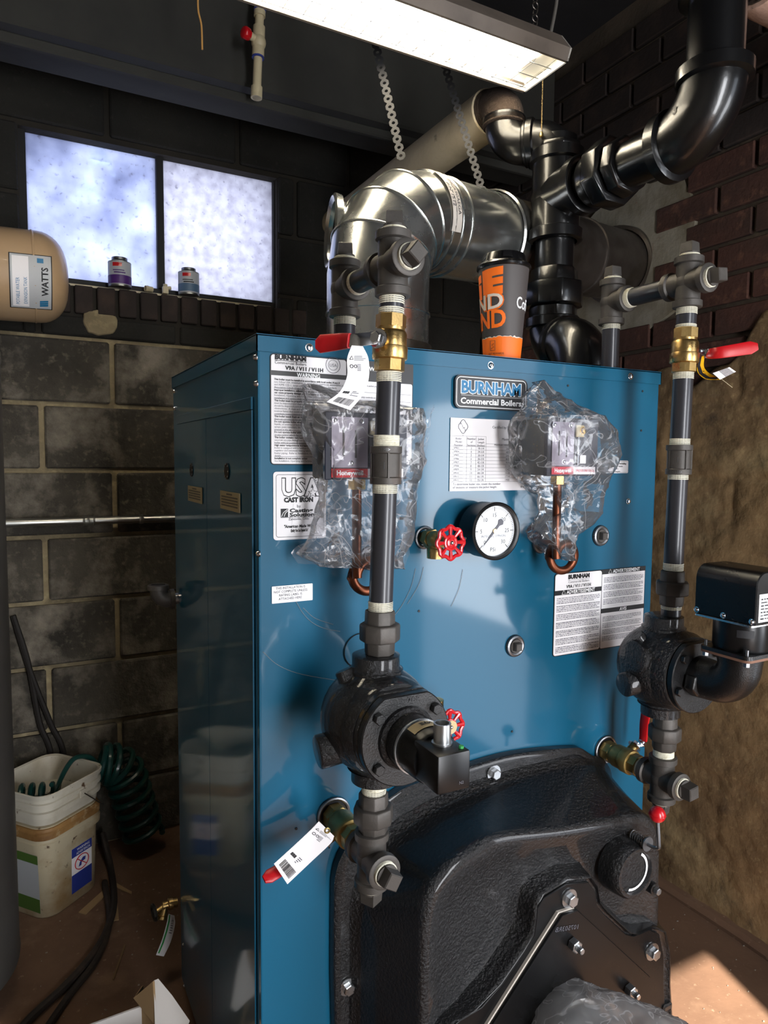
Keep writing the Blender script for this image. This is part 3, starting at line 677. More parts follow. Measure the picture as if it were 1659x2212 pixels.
def coupling(th, c, flip=False):
    c = V(c); b = mesh(); b.lathe(c, (0, 0, 1), [(-.026, .0195), (-.0255, .0218), (-.017, .0218), (-.0155, .0200), (.0155, .0200), (.017, .0222), (.0255, .0222), (.026, .0195)], 32)
    for t in (0.3, 1.5, 2.9, 4.4, 5.6): b.box(c+V((.0200*math.cos(t), .0200*math.sin(t), 0)), (.003, .003, .034))
    o = b.build('coupling', 'iron', th)
    def wrapc(R, t0, zc): return lambda x, y: c+V((R*math.cos(t0+x/R), R*math.sin(t0+x/R), zc+y))
    t0 = math.atan2(CAM.y-c.y, CAM.x-c.x)
    sg = -1 if flip else 1
    txt('<FMI>', .0062, 'steel', o, c, X, Z, fn=lambda x, y: wrapc(.0224, t0-.1, .019*sg)(x*sg, y*sg)); txt('1', .014, 'steel', o, c, X, Z, fn=wrapc(.0203, t0-.1, -.005))
    return o
def hexbolt(th, p, n, r=.009, h=.007, m='zinc', washer=True, name='bolt', stud=0):
    b = mesh()
    if washer: b.lathe(p, n, [(0, r*1.55), (.002, r*1.5)], 20)
    b.lathe(V(p)+V(n)*.0015, n, [(0, r*.98), (.0006, r), (h, r), (h+.001, r*.85)], 6, .3)
    if stud: b.lathe(V(p)+V(n)*h, n, [(0, r*.5), (stud, r*.5), (stud+.001, r*.4)], 10)
    return b.build(name, m, th, angle=25)
def ball_valve(name, a, b_, r, stem, lever, label, lever_r=.0105, grip=.55, mb='brass'):
    a, b_ = V(a), V(b_); d = (b_-a); L = d.length; d.normalize(); mid = (a+b_)/2; stem = V(stem).normalized()
    t = thing(name, a if a.z < b_.z else b_, label, 'valve')
    m1 = mesh(); m1.lathe(a, d, [(0, r*.98), (.001, r*1.05), (L*.24, r*1.05), (L*.25, r*.95)], 8, .35); m1.lathe(a, d, [(L*.76, r*.95), (L*.77, r*1.05), (L-.001, r*1.05), (L, r*.98)], 8, .35)
    m1.lathe(a, d, [(L*.20, r*1.0), (L*.215, r*1.18), (L*.23, r*1.22), (L*.42, r*1.22), (L*.435, r*1.20), (L*.44, r*1.13), (L*.66, r*1.13), (L*.70, r*1.06), (L*.72, r*.98), (L*.79, r*.98)], 28)
    m1.cyl(mid, mid+stem*(r*1.15+.012), .0085, 16); m1.build('body', mb, t)
    s1 = mid+stem*(r*1.15+.012)
    hexbolt(t, s1, stem, .0085, .008, 'chrome', True, 'stem_nut')
    pts = [V(p) for p in lever]; up = stem
    def ribbon(ps, hw, th_, mname, nm):
        m2 = mesh(); k = len(ps)
        loops = []
        for i, p in enumerate(ps):
            t_ = (ps[min(i+1, k-1)]-ps[max(i-1, 0)]).normalized(); n_ = (up-t_*up.dot(t_)).normalized(); w_ = t_.cross(n_)
            ww = hw[i] if isinstance(hw, list) else hw
            loops.append([p+w_*ww*.72+n_*th_, p+w_*ww+n_*th_*.5, p+w_*ww-n_*th_*.5, p+w_*ww*.72-n_*th_, p-w_*ww*.72-n_*th_, p-w_*ww-n_*th_*.5, p-w_*ww+n_*th_*.5, p-w_*ww*.72+n_*th_])
        return m2.loft(loops).build(nm, mname, t)
    cs = [s1+stem*.004]+pts; sm = curve(cs, 6); cut = int(len(sm)*(1-grip))
    ribbon(sm[:cut+1], .0085, .0012, 'chrome', 'lever')
    g = sm[cut:]; hw = [lever_r*min(1, .78+.25*i/len(g)) for i in range(len(g))]; hw[-1] *= .55; ribbon(g, hw, .0032, 'redgrip', 'grip')
    return t
LX = lambda z: V((.119+(z-.65)*.031, -.135, z)); RX = lambda z: V((.7105+(z-.65)*.0165, -.138, z))
U = V((0, 0, 1)); D_ = V((0, 0, -1)); BK = V((0, 1, 0)); FT = V((0, -1, 0))
# ---------------- left water column
lt = thing('water_column_piping', LX(.62), 'black threaded pipe run with union and coupling rising at the left of the boiler front', 'pipe')
tee(lt, LX(1.5237), [U, D_, BK, FT], name='cross'); plug(lt, LX(1.5667), U, .3); plug(lt, LX(1.5237)+FT*.043, FT, .1)
r1 = V((LX(1.5237).x, .021, 1.5237)); pipe(lt, LX(1.5237)+BK*.035, r1-BK*.035); tape(lt, r1-BK*.052, BK, .012)
tee(lt, r1, [U, D_, FT], name='tee'); plug(lt, r1+U*.043, U, .4); tape(lt, r1-U*.055, U, .014); pipe(lt, r1-U*.035, (r1.x, r1.y, 1.4405))
pipe(lt, LX(1.4575), LX(1.485)); tape(lt, LX(1.4705), U, .011); tape(lt, LX(1.456), U, .010)
pipe(lt, LX(1.2795), LX(1.3800)); tape(lt, LX(1.3665), U, .014); tape(lt, LX(1.279), U, .016, .0178)
coupling(lt, LX(1.2540)); pipe(lt, LX(1.0530), LX(1.2290)); tape(lt, LX(1.2155), U, .014); tape(lt, LX(1.0525), U, .014)
union(lt, LX(1.0228), U); tape(lt, LX(.972), U, .020); pipe(lt, LX(.975), LX(.994))
tape(lt, LX(.788), U, .020); union(lt, LX(.7630), U, ph=.4); tape(lt, LX(.724), U, .012, .0175); pipe(lt, LX(.72), LX(.80))
c = LX(.6975); tee(lt, c, [U, D_, BK, FT], L=.041, name='cross'); plug(lt, c+D_*.041, D_, .3); plug(lt, c+FT*.041, FT, .25); tape(lt, c+BK*.040, BK, .010)
ball_valve('ball_valve', LX(1.381), LX(1.457), .0198, (-.82, -.57, .03), [at(766, 735, y=-.145), at(735, 738, y=-.115), at(684, 744, y=-.080)], 'brass ball valve with red lever below the left upper pipe cross', .0125)
ball_valve('ball_valve', (c.x, -.086, c.z), (c.x, -.002, c.z), .0195, (-.93, 0, -.35), [at(705, 1815, y=-.055), at(640, 1858, y=-.06), at(570, 1900, y=-.065)], 'tarnished brass ball valve at lower left with red lever behind white tag', .0095, .5, 'brassd')
# ---------------- right water column
rt = thing('water_column_piping', RX(.62), 'black threaded pipe run with brass valve rising at the right of the boiler front', 'pipe')
tee(rt, RX(1.5713), [U, D_, BK, FT], name='cross'); plug(rt, RX(1.6143), U, .9); plug(rt, RX(1.5713)+FT*.043, FT, .9)
r2 = V((RX(1.5713).x, .036, 1.5713)); pipe(rt, RX(1.5713)+BK*.035, r2-BK*.035); tape(rt, r2-BK*.054, BK, .014, .0178); tape(rt, RX(1.5713)+BK*.041, BK, .008)
tee(rt, r2, [U, D_, FT], name='tee'); plug(rt, r2+U*.043, U, .7); tape(rt, r2-U*.052, U, .012); pipe(rt, r2-U*.035, (r2.x, r2.y, 1.4405))
pipe(rt, RX(1.49), RX(1.535)); tape(rt, RX(1.517), U, .014); tape(rt, RX(1.491), U, .009)
pipe(rt, RX(1.29), RX(1.42)); tape(rt, RX(1.406), U, .012); tape(rt, RX(1.289), U, .014)
coupling(rt, RX(1.2660), True); pipe(rt, RX(1.072), RX(1.243)); tape(rt, RX(1.231), U, .011); tape(rt, RX(1.070), U, .013)
union(rt, RX(1.0380), U); pipe(rt, RX(.97), RX(1.012)); tape(rt, RX(.976), U, .006); tape(rt, RX(1.000), U, .006)
tape(rt, RX(.804), U, .012); union(rt, RX(.7735), U, ph=.5); tape(rt, RX(.730), U, .014, .0178); pipe(rt, RX(.725), RX(.81))
c2 = RX(.6887); tee(rt, c2, [U, D_, BK, FT], L=.042, name='cross'); plug(rt, c2+D_*.041, D_, .5); plug(rt, c2+FT*.042, FT, .9, 1.05); tape(rt, c2+BK*.041, BK, .010)
ball_valve('ball_valve', RX(1.418), RX(1.494), .0198, (.80, .60, 0), [at(1522, 764, y=-.115), at(1552, 762, y=-.15), at(1636, 749, y=-.185)], 'brass ball valve with red lever on the right pipe above the yellow tag', .0115, .55)
ball_valve('ball_valve', (c2.x, -.088, c2.z), (c2.x, -.002, c2.z), .0195, (.85, 0, .5), [at(1388, 1603, y=-.05), at(1392, 1560, y=-.055), at(1404, 1492, y=-.06)], 'tarnished brass ball valve at lower right with upright red lever', .0105, .6, 'brassd')
for cc in (c, c2):
    mesh().torus((cc.x, -.0015, cc.z), (0, 1, 0), .026, .003, 28, 8).build('port_rim', 'steel', bo)
    mesh().lathe((cc.x, .0005, cc.z), (0, -1, 0), [(0, .0265), (.001, .0265)], 28).build('port_hole', 'ink', bo)

# ---------------- low water cut-offs
def lwco_body(t, c, lean, tops):
    b = mesh(); n = 16; pr = [(-.092, .028), (-.090, .034), (-.074, .034), (-.070, .040)]
    for i in range(1, n): a = math.pi*i/n; pr.append((-.078*math.cos(a)*.92, max(.078*math.sin(a)**.85, .038)))
    pr += [(.070, .038), (.074, .0335), (.090, .0335), (.092, .028)]
    b.lathe(c, U, pr, 40); b.lathe(V(c), FT, [(0, .070), (.045, .070), (.058, .064)], 40)
    for (d, o, L, r) in tops: b.lathe(V(c)+V(o), d, [(0, r), (L, r), (L+.002, r*.9)], 24)
    return b.build('body', 'cast', t, angle=50)
def flange(t, c, y, r, th_, flat, m='castfine', name='flange'):
    pts = []
    for i in range(48):
        a = 2*math.pi*i/48; p = V((r*math.cos(a), 0, r*math.sin(a))); p.z = min(p.z, flat); pts.append(V((c.x+p.x, y, c.z+p.z)))
    return mesh().prism(pts, (0, -th_, 0)).build(name, m, t, bevel=.0015)
t = thing('low_water_cutoff', LX(.80), 'round black cast iron low water cutoff with square junction box at left', 'cutoff switch')
c = V((.1275, -.130, .900)); lwco_body(t, c, 0, [((-1, .1, -.12), (-.03, .0, -.03), .055, .023), ((-.3, .3, .9), (-.035, 0, .04), .032, .013)])
cf = V((.131, 0, .900)); flange(t, cf, -.186, .066, .012, .058, 'cast'); flange(t, cf, -.199, .0655, .013, .057)
b = mesh(); b.lathe((cf.x, -.205, cf.z), FT, [(0, .044), (.012, .041), (.016, .036), (.040, .035)], 36); b.build('boss', 'cast', t)
mesh().lathe((cf.x, -.243, cf.z), FT, [(0, .0362), (.0015, .0365), (.003, .0362)], 36).build('clamp_ring', 'zinc', t)
h = mesh().lathe((cf.x, -.246, cf.z), FT, [(0, .0345), (.034, .0335), (.038, .031)], 36).build('probe_housing', 'plate', t)
gl = []
for i in range(9):
    a = math.radians(62+8*i)
    for yv in (-.249, -.268): gl.append(V((cf.x+.0352*math.cos(a), yv, cf.z+.0350*math.sin(a))))
mesh().add(gl, [(2*i, 2*i+1, 2*i+3, 2*i+2) for i in range(8)]).build('model_label', 'gold', h)
txt('N3Z', .009, 'ink', h, c, X, Z, fn=lambda x, y: V((cf.x+.0356*math.cos(math.pi/2-.05+x/.035), -.260-(-y), cf.z+.0356*math.sin(math.pi/2-.05+x/.035))), bold=.0003)
mesh().bx(.104, .149, -.331, -.276, .880, .926).build('junction_box', 'plate', t, bevel=.003, seg=2)
mesh().lathe((.129, -.300, .925), U, [(0, .0125), (.003, .0125), (.003, .0105), (.026, .0105), (.026, .0085), (.012, .0085)], 24).build('conduit_nipple', 'zinc', t)
mesh().lathe((.1415, -.322, .925), U, [(0, .003), (.004, .003)], 8).build('ground_screw', 'green', t)
for (u, v) in ((895, 1648), (915, 1590)): screw(t, at(u, v, y=-.262), (-.8, -.6, 0), .003, 'plateblack')
for a in (38, 142, 218, 322): hexbolt(t, (cf.x+.054*math.cos(math.radians(a)), -.212, cf.z+.054*math.sin(math.radians(a))), FT, .0078, .006, 'castfine', False)
txt('TOP', .0095, 'plateblack', t, (cf.x+.010, -.2125, cf.z+.0465), X, Z, bold=.0003); txt('N2', .005, 'inkgrey', t, (.136, -.3315, .888), X, Z)

t = thing('low_water_cutoff', RX(.80), 'round black cast iron low water cutoff with elbow and raised switch housing at right', 'cutoff switch')
c = V((.7085, -.130, .897)); lwco_body(t, c, 0, [((-1, .1, -.1), (-.03, 0, -.02), .058, .021), ((-.7, .2, .7), (-.035, 0, .035), .034, .012), ((-1, 0, .1), (-.05, 0, .02), .026, .03)])
cf = V((.712, 0, .897)); flange(t, cf, -.180, .066, .010, .060, 'cast'); flange(t, cf, -.191, .0655, .012, .058)
for a in (40, 140, 200, 320): hexbolt(t, (cf.x+.055*math.cos(math.radians(a)), -.203, cf.z+.055*math.sin(math.radians(a))), FT, .0078, .006, 'castfine', False)
YE = -.275
pts = [V((cf.x, -.195, cf.z)), V((cf.x, -.225, cf.z))]+[V((cf.x, -.235-.042*math.sin(a), cf.z+.042-.042*math.cos(a))) for a in [math.pi/2*i/10 for i in range(1, 11)]]
mesh().tube(pts+[V((cf.x, -.277, cf.z+.062))], [.036, .034]+[.033]*10+[.036], 28).build('elbow', 'castfine', t)
mesh().lathe((cf.x-.022, -.207, cf.z-.006), FT, [(0, .021), (.016, .021), (.018, .018)], 6, .3).build('drain_hex', 'castfine', t, bevel=.001)
EC = V((cf.x, -.277, 0)); sq = lambda s, z, r=.010: [V((EC.x+p.x, EC.y+p.z, z)) for p in rrect(-s, s, -s, s, r, 0)]
mesh().prism(sq(.044, .955), (0, 0, .004)).build('gasket', 'gasket', t); mesh().prism(sq(.044, .959), (0, 0, .006)).build('mounting_plate', 'castfine', t)
for sx, sy in ((-1, -1), (1, -1), (-1, 1), (1, 1)):
    b = mesh(); p = V((EC.x+sx*.036, EC.y+sy*.036, .948)); b.lathe(p, U, [(0, .005), (.006, .005)], 6); b.lathe(p, U, [(0, .0025), (.026, .0025)], 8); b.build('stud', 'steel', t)
mesh().lathe((EC.x, EC.y, .965), U, [(0, .040), (.004, .042), (.046, .042), (.048, .040)], 36).build('bellows_housing', 'plate', t)
a = math.atan2(CAM.y-EC.y, CAM.x-EC.x)+.15
mesh().add([V((EC.x+.0424*math.cos(a+s*.05), EC.y+.0424*math.sin(a+s*.05), z)) for s in range(-6, 7) for z in (.990, 1.002)], [(2*i, 2*i+1, 2*i+3, 2*i+2) for i in range(12)]).build('slot', 'ink', t)
mesh().prism(sq(.050, 1.013, .004), (0, 0, .003)).build('base_plate', 'zinc', t)
pr = [V((EC.x-.046, 0, 1.016))]+[V((EC.x-.046+.022*(1-math.cos(q)), 0, 1.075+.022*math.sin(q))) for q in [math.pi/2*i/6 for i in range(7)]]+[V((EC.x+.046-.022*(1-math.cos(q)), 0, 1.075+.022*math.sin(q))) for q in [math.pi/2*i/6 for i in range(6, -1, -1)]]+[V((EC.x+.046, 0, 1.016))]
cv = mesh().prism([p+V((0, EC.y+.053, 0)) for p in pr], (0, -.106, 0)).build('switch_cover', 'plate', t, bevel=.0015)
for dy in (-.048, 0, .048): screw(t, (EC.x-.0465, EC.y+dy, 1.022), (-1, 0, 0), .004)
lb = mesh().bx(EC.x-.040, EC.x+.040, EC.y-.0540, EC.y-.0532, 1.021, 1.064).build('rating_label', 'silverlabel', cv); lb.data.materials.clear(); lb.data.materials.append(MATS['white'])
bars('fine_print', [q for i in range(7) for q in wordline(EC.x-.036, EC.x+.03, 1.025+.005*i, .0032, rr)], 'ink', cv, EC.y-.0543)

# ---------------- gauge, gauge-glass valves
g = at(1075, 1147, y=-.056); gy = -.056; R = .0468; g = V((at(1066, 1147, y=gy).x+.004, gy, at(1075, 1147, y=gy).z))
t = thing('pressure_gauge', (g.x, -.03, g.z-R), 'round black-cased pressure gauge with white dial on the blue panel', 'gauge')
mesh().lathe((g.x, -.006, g.z), FT, [(0, .030), (.008, .038), (.012, R), (.046, R), (.047, R+.0015), (.053, R+.0015), (.0545, R-.001), (.0530, R-.0045), (.049, R-.005)], 48, cap=False).build('case', 'plate', t)
mesh().lathe((g.x, -.05, g.z), FT, [(0, R-.003), (.0025, R-.003)], 48).build('dial', 'dial', t)
mesh().lathe((g.x, .002, g.z), FT, [(0, .009), (.012, .009)], 16).build('stem', 'brassd', t)
b = mesh(); yd = -.0527
for i in range(61):
    a = math.radians(225-270*i/60); big = i % 10 == 0; r0, r1_ = R*(.70 if big else .76 if i % 5 == 0 else .78), R*.86
    e = V((math.cos(a), 0, math.sin(a))); n = V((-e.z, 0, e.x))*(.0006 if big else .00025); o = V((g.x, yd, g.z))
    b.add([o+e*r0+n, o+e*r0-n, o+e*r1_-n, o+e*r1_+n], [(0, 1, 2, 3)])
b.build('dial_ticks', 'ink', t)
for i, s in enumerate(('0', '5', '10', '15', '20', '25', '30')):
    a = math.radians(225-270*i/6); txt(s, .0095, 'ink', t, (g.x+R*.56*math.cos(a), yd, g.z+R*.56*math.sin(a)-.003), X, Z)
txt('PSi', .0095, 'ink', t, (g.x-.002, yd, g.z-.034), X, Z); txt('INTEGRAL SYPHON', .0056, 'inkgrey', t, (g.x-.001, yd, g.z-.0105), X, Z)
a = math.radians(228); e = V((math.cos(a), 0, math.sin(a))); n = V((-e.z, 0, e.x)); o = V((g.x, -.0535, g.z))
mesh().prism([o+e*.037, o+n*.0022, o-e*.013+n*.002, o-e*.019+n*.006, o-e*.024+n*.003, o-e*.024-n*.003, o-e*.019-n*.006, o-e*.013-n*.002, o-n*.0022], (0, -.0004, 0)).build('needle', 'inkgrey', t)
mesh().lathe(o, FT, [(0, .0035), (.002, .0035)], 14).build('needle_hub', 'brass', t); screw(t, (g.x-R*.9, -.035, g.z-.012), (-1, -.1, 0), .003)
def handwheel(t, c, n, R=.0245):
    x, y, a = frame(n); b = mesh(); pts = []
    for i in range(65): q = 2*math.pi*i/64; rr_ = R*(1+.07*math.cos(8*q)); pts.append(V(c)+x*rr_*math.cos(q)+y*rr_*math.sin(q))
    b.tube(pts, .0030, 8, False)
    for i in range(8):
        q = 2*math.pi*i/8; e = x*math.cos(q)+y*math.sin(q); b.tube([V(c)+e*R*.45, V(c)+e*R*.8, V(c)+e*R*1.04], [.0022, .0034, .0046], 8)
    b.torus(c, n, R*.42, .0028, 24, 8); b.torus(c, n, R*.2, .004, 16, 8)
    for i in range(4): q = math.pi/4+math.pi*i/2; e = x*math.cos(q)+y*math.sin(q); b.tube([V(c)+e*R*.1, V(c)+e*R*.42], .0025, 6)
    w_ = b.build('handwheel', 'red', t); mesh().sphere(V(c)+a*.003, .0035, n).build('wheel_nut', 'chrome', w_); return w_
def gg_valve(u, v, label, up=False, hub=None):
    p = at(u, v, y=0); t = thing('gauge_glass_valve', (p.x, -.04, p.z-.03), label, 'valve')
    mesh().torus((p.x, -.0012, p.z), (0, 1, 0), .0165, .003, 24, 8).build('port_rim', 'steel', t)
    mesh().lathe((p.x, 0, p.z), FT, [(0, .012), (.012, .012), (.0125, .0165), (.026, .0165)], 6, .2).build('hex_shank', 'brassd', t)
    b = mesh(); b.lathe((p.x, -.024, p.z), FT, [(0, .013), (.010, .0145), (.020, .013), (.024, .010), (.034, .010), (.034, .007), (.048, .007)], 20)
    d = U if up else D_; b.lathe((p.x, -.034, p.z), d, [(0, .0115), (.016, .0115)], 20); b.build('body', 'brassd', t)
    mesh().lathe(V((p.x, -.034, p.z))+d*.013, d, [(0, .0125), (.002, .0137), (.017, .0137), (.0175, .011)], 12).build('packing_nut', 'brass', t)
    hw_ = handwheel(t, (p.x, -.078, p.z), (.05, -1, .05))
    if hub: mesh().lathe((p.x, -.081, p.z), FT, [(0, .011), (.0012, .011)], 24).build('hub_disc', hub, hw_)
    return t
gg_valve(917, 1161, 'brass valve with red handwheel left of the pressure gauge')
gg_valve(917, 1535, 'brass valve with red handwheel half hidden behind the left cutoff', True, 'gold')
# ================================================================== pressure controls in plastic bags
def pressure_control(x0, x1, y0, z0, z1, label, port_uv, tube_u, loopc, R, facecols):
    yb = -.03; t = thing('pressure_control', ((x0+x1)/2, (y0+yb)/2, z0-.05), label, 'control')
    mesh().bx(x0, x1, y0+.008, yb, z0, z1).build('case', 'greycase', t, bevel=.003)
    mesh().bx(x0-.001, x1+.001, y0+.002, y0+.010, z0-.001, z1+.001).build('cover_rim', 'bakelite', t, bevel=.001)
    w_ = x1-x0; h = z1-z0; y = y0+.001
    f1 = plate('scale_plate', x0+.008, x0+w_*.5, z0+.016, z1-.006, 'greyface', .001, .001, t, y)
    bars('slot', [(x0+w_*.19, x0+w_*.215, z0+h*.35, z1-h*.22), (x0+w_*.34, x0+w_*.365, z0+h*.32, z1-h*.26)], 'ink', f1, y-.0012)
    plate('brand_strip', x0+.008, x0+w_*.5, z0+.002, z0+.0145, facecols, .0005, .0012, t, y)
    txt('Honeywell', .0092, 'whiteprint', t, (x0+.008+(w_*.5-.008)/2, y-.0016, z0+.0055), X, Z, bold=.0003, width=w_*.32)
    plate('title_strip', x0+w_*.5, x1-.006, z0+.002, z0+.0145, 'white', .0005, .001, t, y); txt('PRESSURETROL', .006, 'inkred', t, (x0+w_*.74, y-.0016, z0+.006), X, Z, width=w_*.38)
    plate('switch_panel', x0+w_*.52, x1-.008, z0+.017, z1-.02, 'bakelite', .001, .001, t, y)
    mesh().bx(x0+w_*.56, x0+w_*.59, y-.003, y, z0+.018, z1-.03).build('adjuster', 'steel', t)
    mesh().bx(x0+w_*.52, x0+w_*.68, y-.004, y, z1-.030, z1-.010).build('terminal_block', 'cpvc', t, bevel=.001)
    screw(t, (x0+w_*.645, y-.004, z1-.019), FT, .0055, 'brass', 'terminal_screw')
    for (fx, fz) in ((.1, .88), (.42, .88), (.3, .24)): screw(t, (x0+w_*fx, y-.001, z0+h*fz), FT, .003)
    plate('tag_plate', x0+w_*.62, x0+w_*.74, z0+.020, z0+.034, 'white', .001, .001, t, y-.001)
    tx = at(tube_u, 1060, y=-.062).x; p = at(*port_uv, y=0)
    mesh().lathe((tx, -.062, z0-.016), U, [(0, .0125), (.016, .0125)], 6, .2).build('hex_nut', 'brass', t)
    lc = V((tx+R, 0, loopc)); pts = [V((p.x, .001, p.z)), V((p.x, -.02, p.z)), V((p.x+(tx-p.x)*.6, -.040, p.z-.002)), V((tx-.001, -.048, p.z-.012))]
    if p.x > tx: pts = [V((p.x, .001, p.z)), V((p.x, -.02, p.z)), V((tx+R*1.2, -.036, p.z)), V((tx+R*.4, -.040, p.z-.004)), V((tx, -.045, p.z-.022))]
    for i in range(0, 25): a = math.pi+2*math.pi*i/24; pts.append(V((lc.x+R*math.cos(a), -.048-.016*i/24, lc.z+R*math.sin(a))))
    pts += [V((tx, -.063, lc.z+.02)), V((tx, -.062, z0-.03)), V((tx, -.062, z0-.010))]
    mesh().tube(curve(pts, 3), .0073, 12).build('siphon_tube', 'copper', t)
    mesh().torus((p.x, -.0012, p.z), (0, 1, 0), .0165, .0035, 24, 8).build('port_rim', 'steel', bo); mesh().lathe((p.x, .0004, p.z), FT, [(0, .0165), (.001, .0165)], 24).build('port_hole', 'ink', bo)
    return t
pressure_control(.071, .200, -.084, 1.234, 1.327, 'pressure control with grey face and red brand strip in the left bag', (800, 1205), 771, at(778, 1245, y=-.055).z, .024, 'red')
pressure_control(.456, .566, -.100, 1.238, 1.332, 'dark pressure control wrapped in the right crumpled plastic bag', (1168, 1172), 1204, at(1222, 1203, y=-.055).z, .0245, 'inkred')
def bag(name, rows, label, y_in, seed, m='film', grp=None, seg=44, sub=7):
    """rows: (photo v, u left, u right, y front) down the bag; silhouette points taken on their own depth plane"""
    rnd = random.Random(seed); loops = []; key = []
    for (v, ul, ur, yf) in rows:
        ym_ = (yf+y_in)/2; a, c_ = at(ul, v, y=ym_), at(ur, v, y=ym_); key.append((a.x, c_.x, a.z, c_.z, yf))
    full = []
    for k in range(len(key)-1):
        for i in range(sub):
            s = i/sub; full.append([key[k][j]*(1-s)+key[k+1][j]*s for j in range(5)])
    full.append(list(key[-1])); nR = len(full)
    for k, (xa, xb, za, zb_, yf) in enumerate(full):
        lp = []; cx0, hx = (xa+xb)/2, max((xb-xa)/2, .002); hy = max((y_in-yf)/2, .002)
        for i in range(seg):
            a = 2*math.pi*i/seg; ca, sa = math.cos(a), math.sin(a)
            px_ = cx0+hx*math.copysign(abs(ca)**.62, ca); py_ = (y_in+yf)/2+hy*math.copysign(abs(sa)**.62, sa); f_ = (px_-xa)/max(xb-xa, 1e-4)
            pz_ = za*(1-f_)+zb_*f_; q = V((px_, py_, pz_))
            dn_ = abs(mnoise.noise(q*17+V((seed, 0, 0))))*.016+abs(mnoise.noise(q*42+V((0, seed, 0))))*.009+mnoise.noise(q*9)*.005
            q += V((ca, sa, 0))*(.004-dn_)*(1 if k not in (0, nR-1) else .2); q.z += .004*mnoise.noise(q*50)
            q.y = min(q.y, -.0015); lp.append(q)
        loops.append(lp)
    return tag(mesh().loft(loops, True, True).build(name, m, None, angle=22), label, 'plastic bag', grp)
bag('plastic_bag', [(832, 655, 672, -.04), (862, 668, 760, -.055), (886, 664, 905, -.104), (940, 668, 912, -.104), (1000, 690, 905, -.104), (1045, 688, 895, -.100), (1110, 690, 886, -.088), (1165, 676, 880, -.085), (1196, 640, 872, -.082), (1222, 690, 868, -.079)],
    'clear plastic bag draped over the pressure control behind the left pipe', -.012, 11)
b = mesh()
bag('plastic_bag', [(823, 1160, 1163, -.04), (850, 1146, 1192, -.05), (880, 1128, 1238, -.075), (900, 1122, 1285, -.118), (930, 1120, 1308, -.120), (985, 1122, 1318, -.120), (1020, 1126, 1306, -.118), (1045, 1142, 1290, -.105), (1070, 1180, 1285, -.094), (1105, 1182, 1282, -.088), (1128, 1172, 1268, -.086), (1150, 1150, 1234, -.082), (1168, 1162, 1222, -.082), (1204, 1196, 1224, -.080)],
    'crumpled clear plastic bag around the control at the right of the boiler front', -.006, 23)
# loose corner of the left bag standing out to the right of the pipe, and its lower left tail: parts of that bag
lbag = bpy.data.objects['plastic_bag']
def sheet(parent, grid_uv, yv, seed, m='film', name='bag_flap'):
    nr, nc = len(grid_uv), len(grid_uv[0]); key = [[at(u, v, y=yv+dy) for (u, v, dy) in row] for row in grid_uv]; K = 7; big = []
    for i in range((nr-1)*K+1):
        a, s = min(i//K, nr-2), i/K-min(i//K, nr-2); row = []
        for j in range((nc-1)*K+1):
            c_, t_ = min(j//K, nc-2), j/K-min(j//K, nc-2)
            q = (key[a][c_]*(1-s)+key[a+1][c_]*s)*(1-t_)+(key[a][c_+1]*(1-s)+key[a+1][c_+1]*s)*t_
            q = q+V((mnoise.noise(q*40)*.004, (abs(mnoise.noise(q*45+V((seed, 0, 0))))-.3)*.016, mnoise.noise(q*40+V((9, 0, 0)))*.004)); q.y = min(q.y, -.002); row.append(q)
        big.append(row)
    W_ = (nc-1)*K+1; vs = [q for r in big for q in r]; fs = [(i*W_+j, i*W_+j+1, (i+1)*W_+j+1, (i+1)*W_+j) for i in range((nr-1)*K) for j in range(W_-1)]
    return mesh().add(vs, fs).build(name, m, parent, angle=22)
sheet(lbag, [[(870, 880, 0), (900, 905, 0), (938, 872, .01)], [(875, 930, 0), (905, 935, -.01), (932, 890, .01)], [(880, 1000, -.02), (905, 1000, -.02), (918, 985, 0)], [(870, 1100, -.02), (892, 1110, -.02), (902, 1060, 0)], [(858, 1225, -.01), (870, 1230, -.01), (884, 1190, 0)]], -.045, 4)
sheet(lbag, [[(690, 1100, 0), (720, 1120, -.01), (800, 1120, -.02)], [(660, 1170, .01), (720, 1190, -.01), (800, 1200, -.02)], [(628, 1192, .02), (640, 1216, .02), (745, 1222, -.01)]], -.05, 8)
# ================================================================== hang tags
def hang_tag(name, left, right, label, m='white', prints=True, strip=None):
    """left/right edges as (u, v, y) rows from hole end to free end"""
    Lp, Rp = [at(u, v, y=y) for u, v, y in left], [at(u, v, y=y) for u, v, y in right]
    Lc, Rc = curve(Lp, 5), curve(Rp, 5); n = len(Lc); nrm = (Rc[n//2]-Lc[n//2]).cross(Lc[-1]-Lc[0]).normalized()
    if nrm.dot(CAM-Lc[0]) < 0: nrm = -nrm
    th_ = .0006
    loops = [[Lc[i], Rc[i], Rc[i]-nrm*th_, Lc[i]-nrm*th_] for i in range(n)]
    t = tag(mesh().loft(loops).build(name, m, None, angle=60), label, 'tag')
    def pt(a, s):                      # a across 0..1, s down 0..1
        f = s*(n-1); i = min(int(f), n-2); f -= i
        l, r = Lc[i].lerp(Lc[i+1], f), Rc[i].lerp(Rc[i+1], f); return l.lerp(r, a)+nrm*.0005
    def quads(name, rects, mm):
        b = mesh()
        for (a0, a1, s0, s1) in rects:
            k = 4
            for q in range(k): b.add([pt(a0, s0+(s1-s0)*q/k), pt(a1, s0+(s1-s0)*q/k), pt(a1, s0+(s1-s0)*(q+1)/k), pt(a0, s0+(s1-s0)*(q+1)/k)], [(0, 1, 2, 3)])
        return b.build(name, mm, t, flat=True)
    t['_'] = 0; del t['_']
    return t, pt, quads
rt_ = random.Random(5)
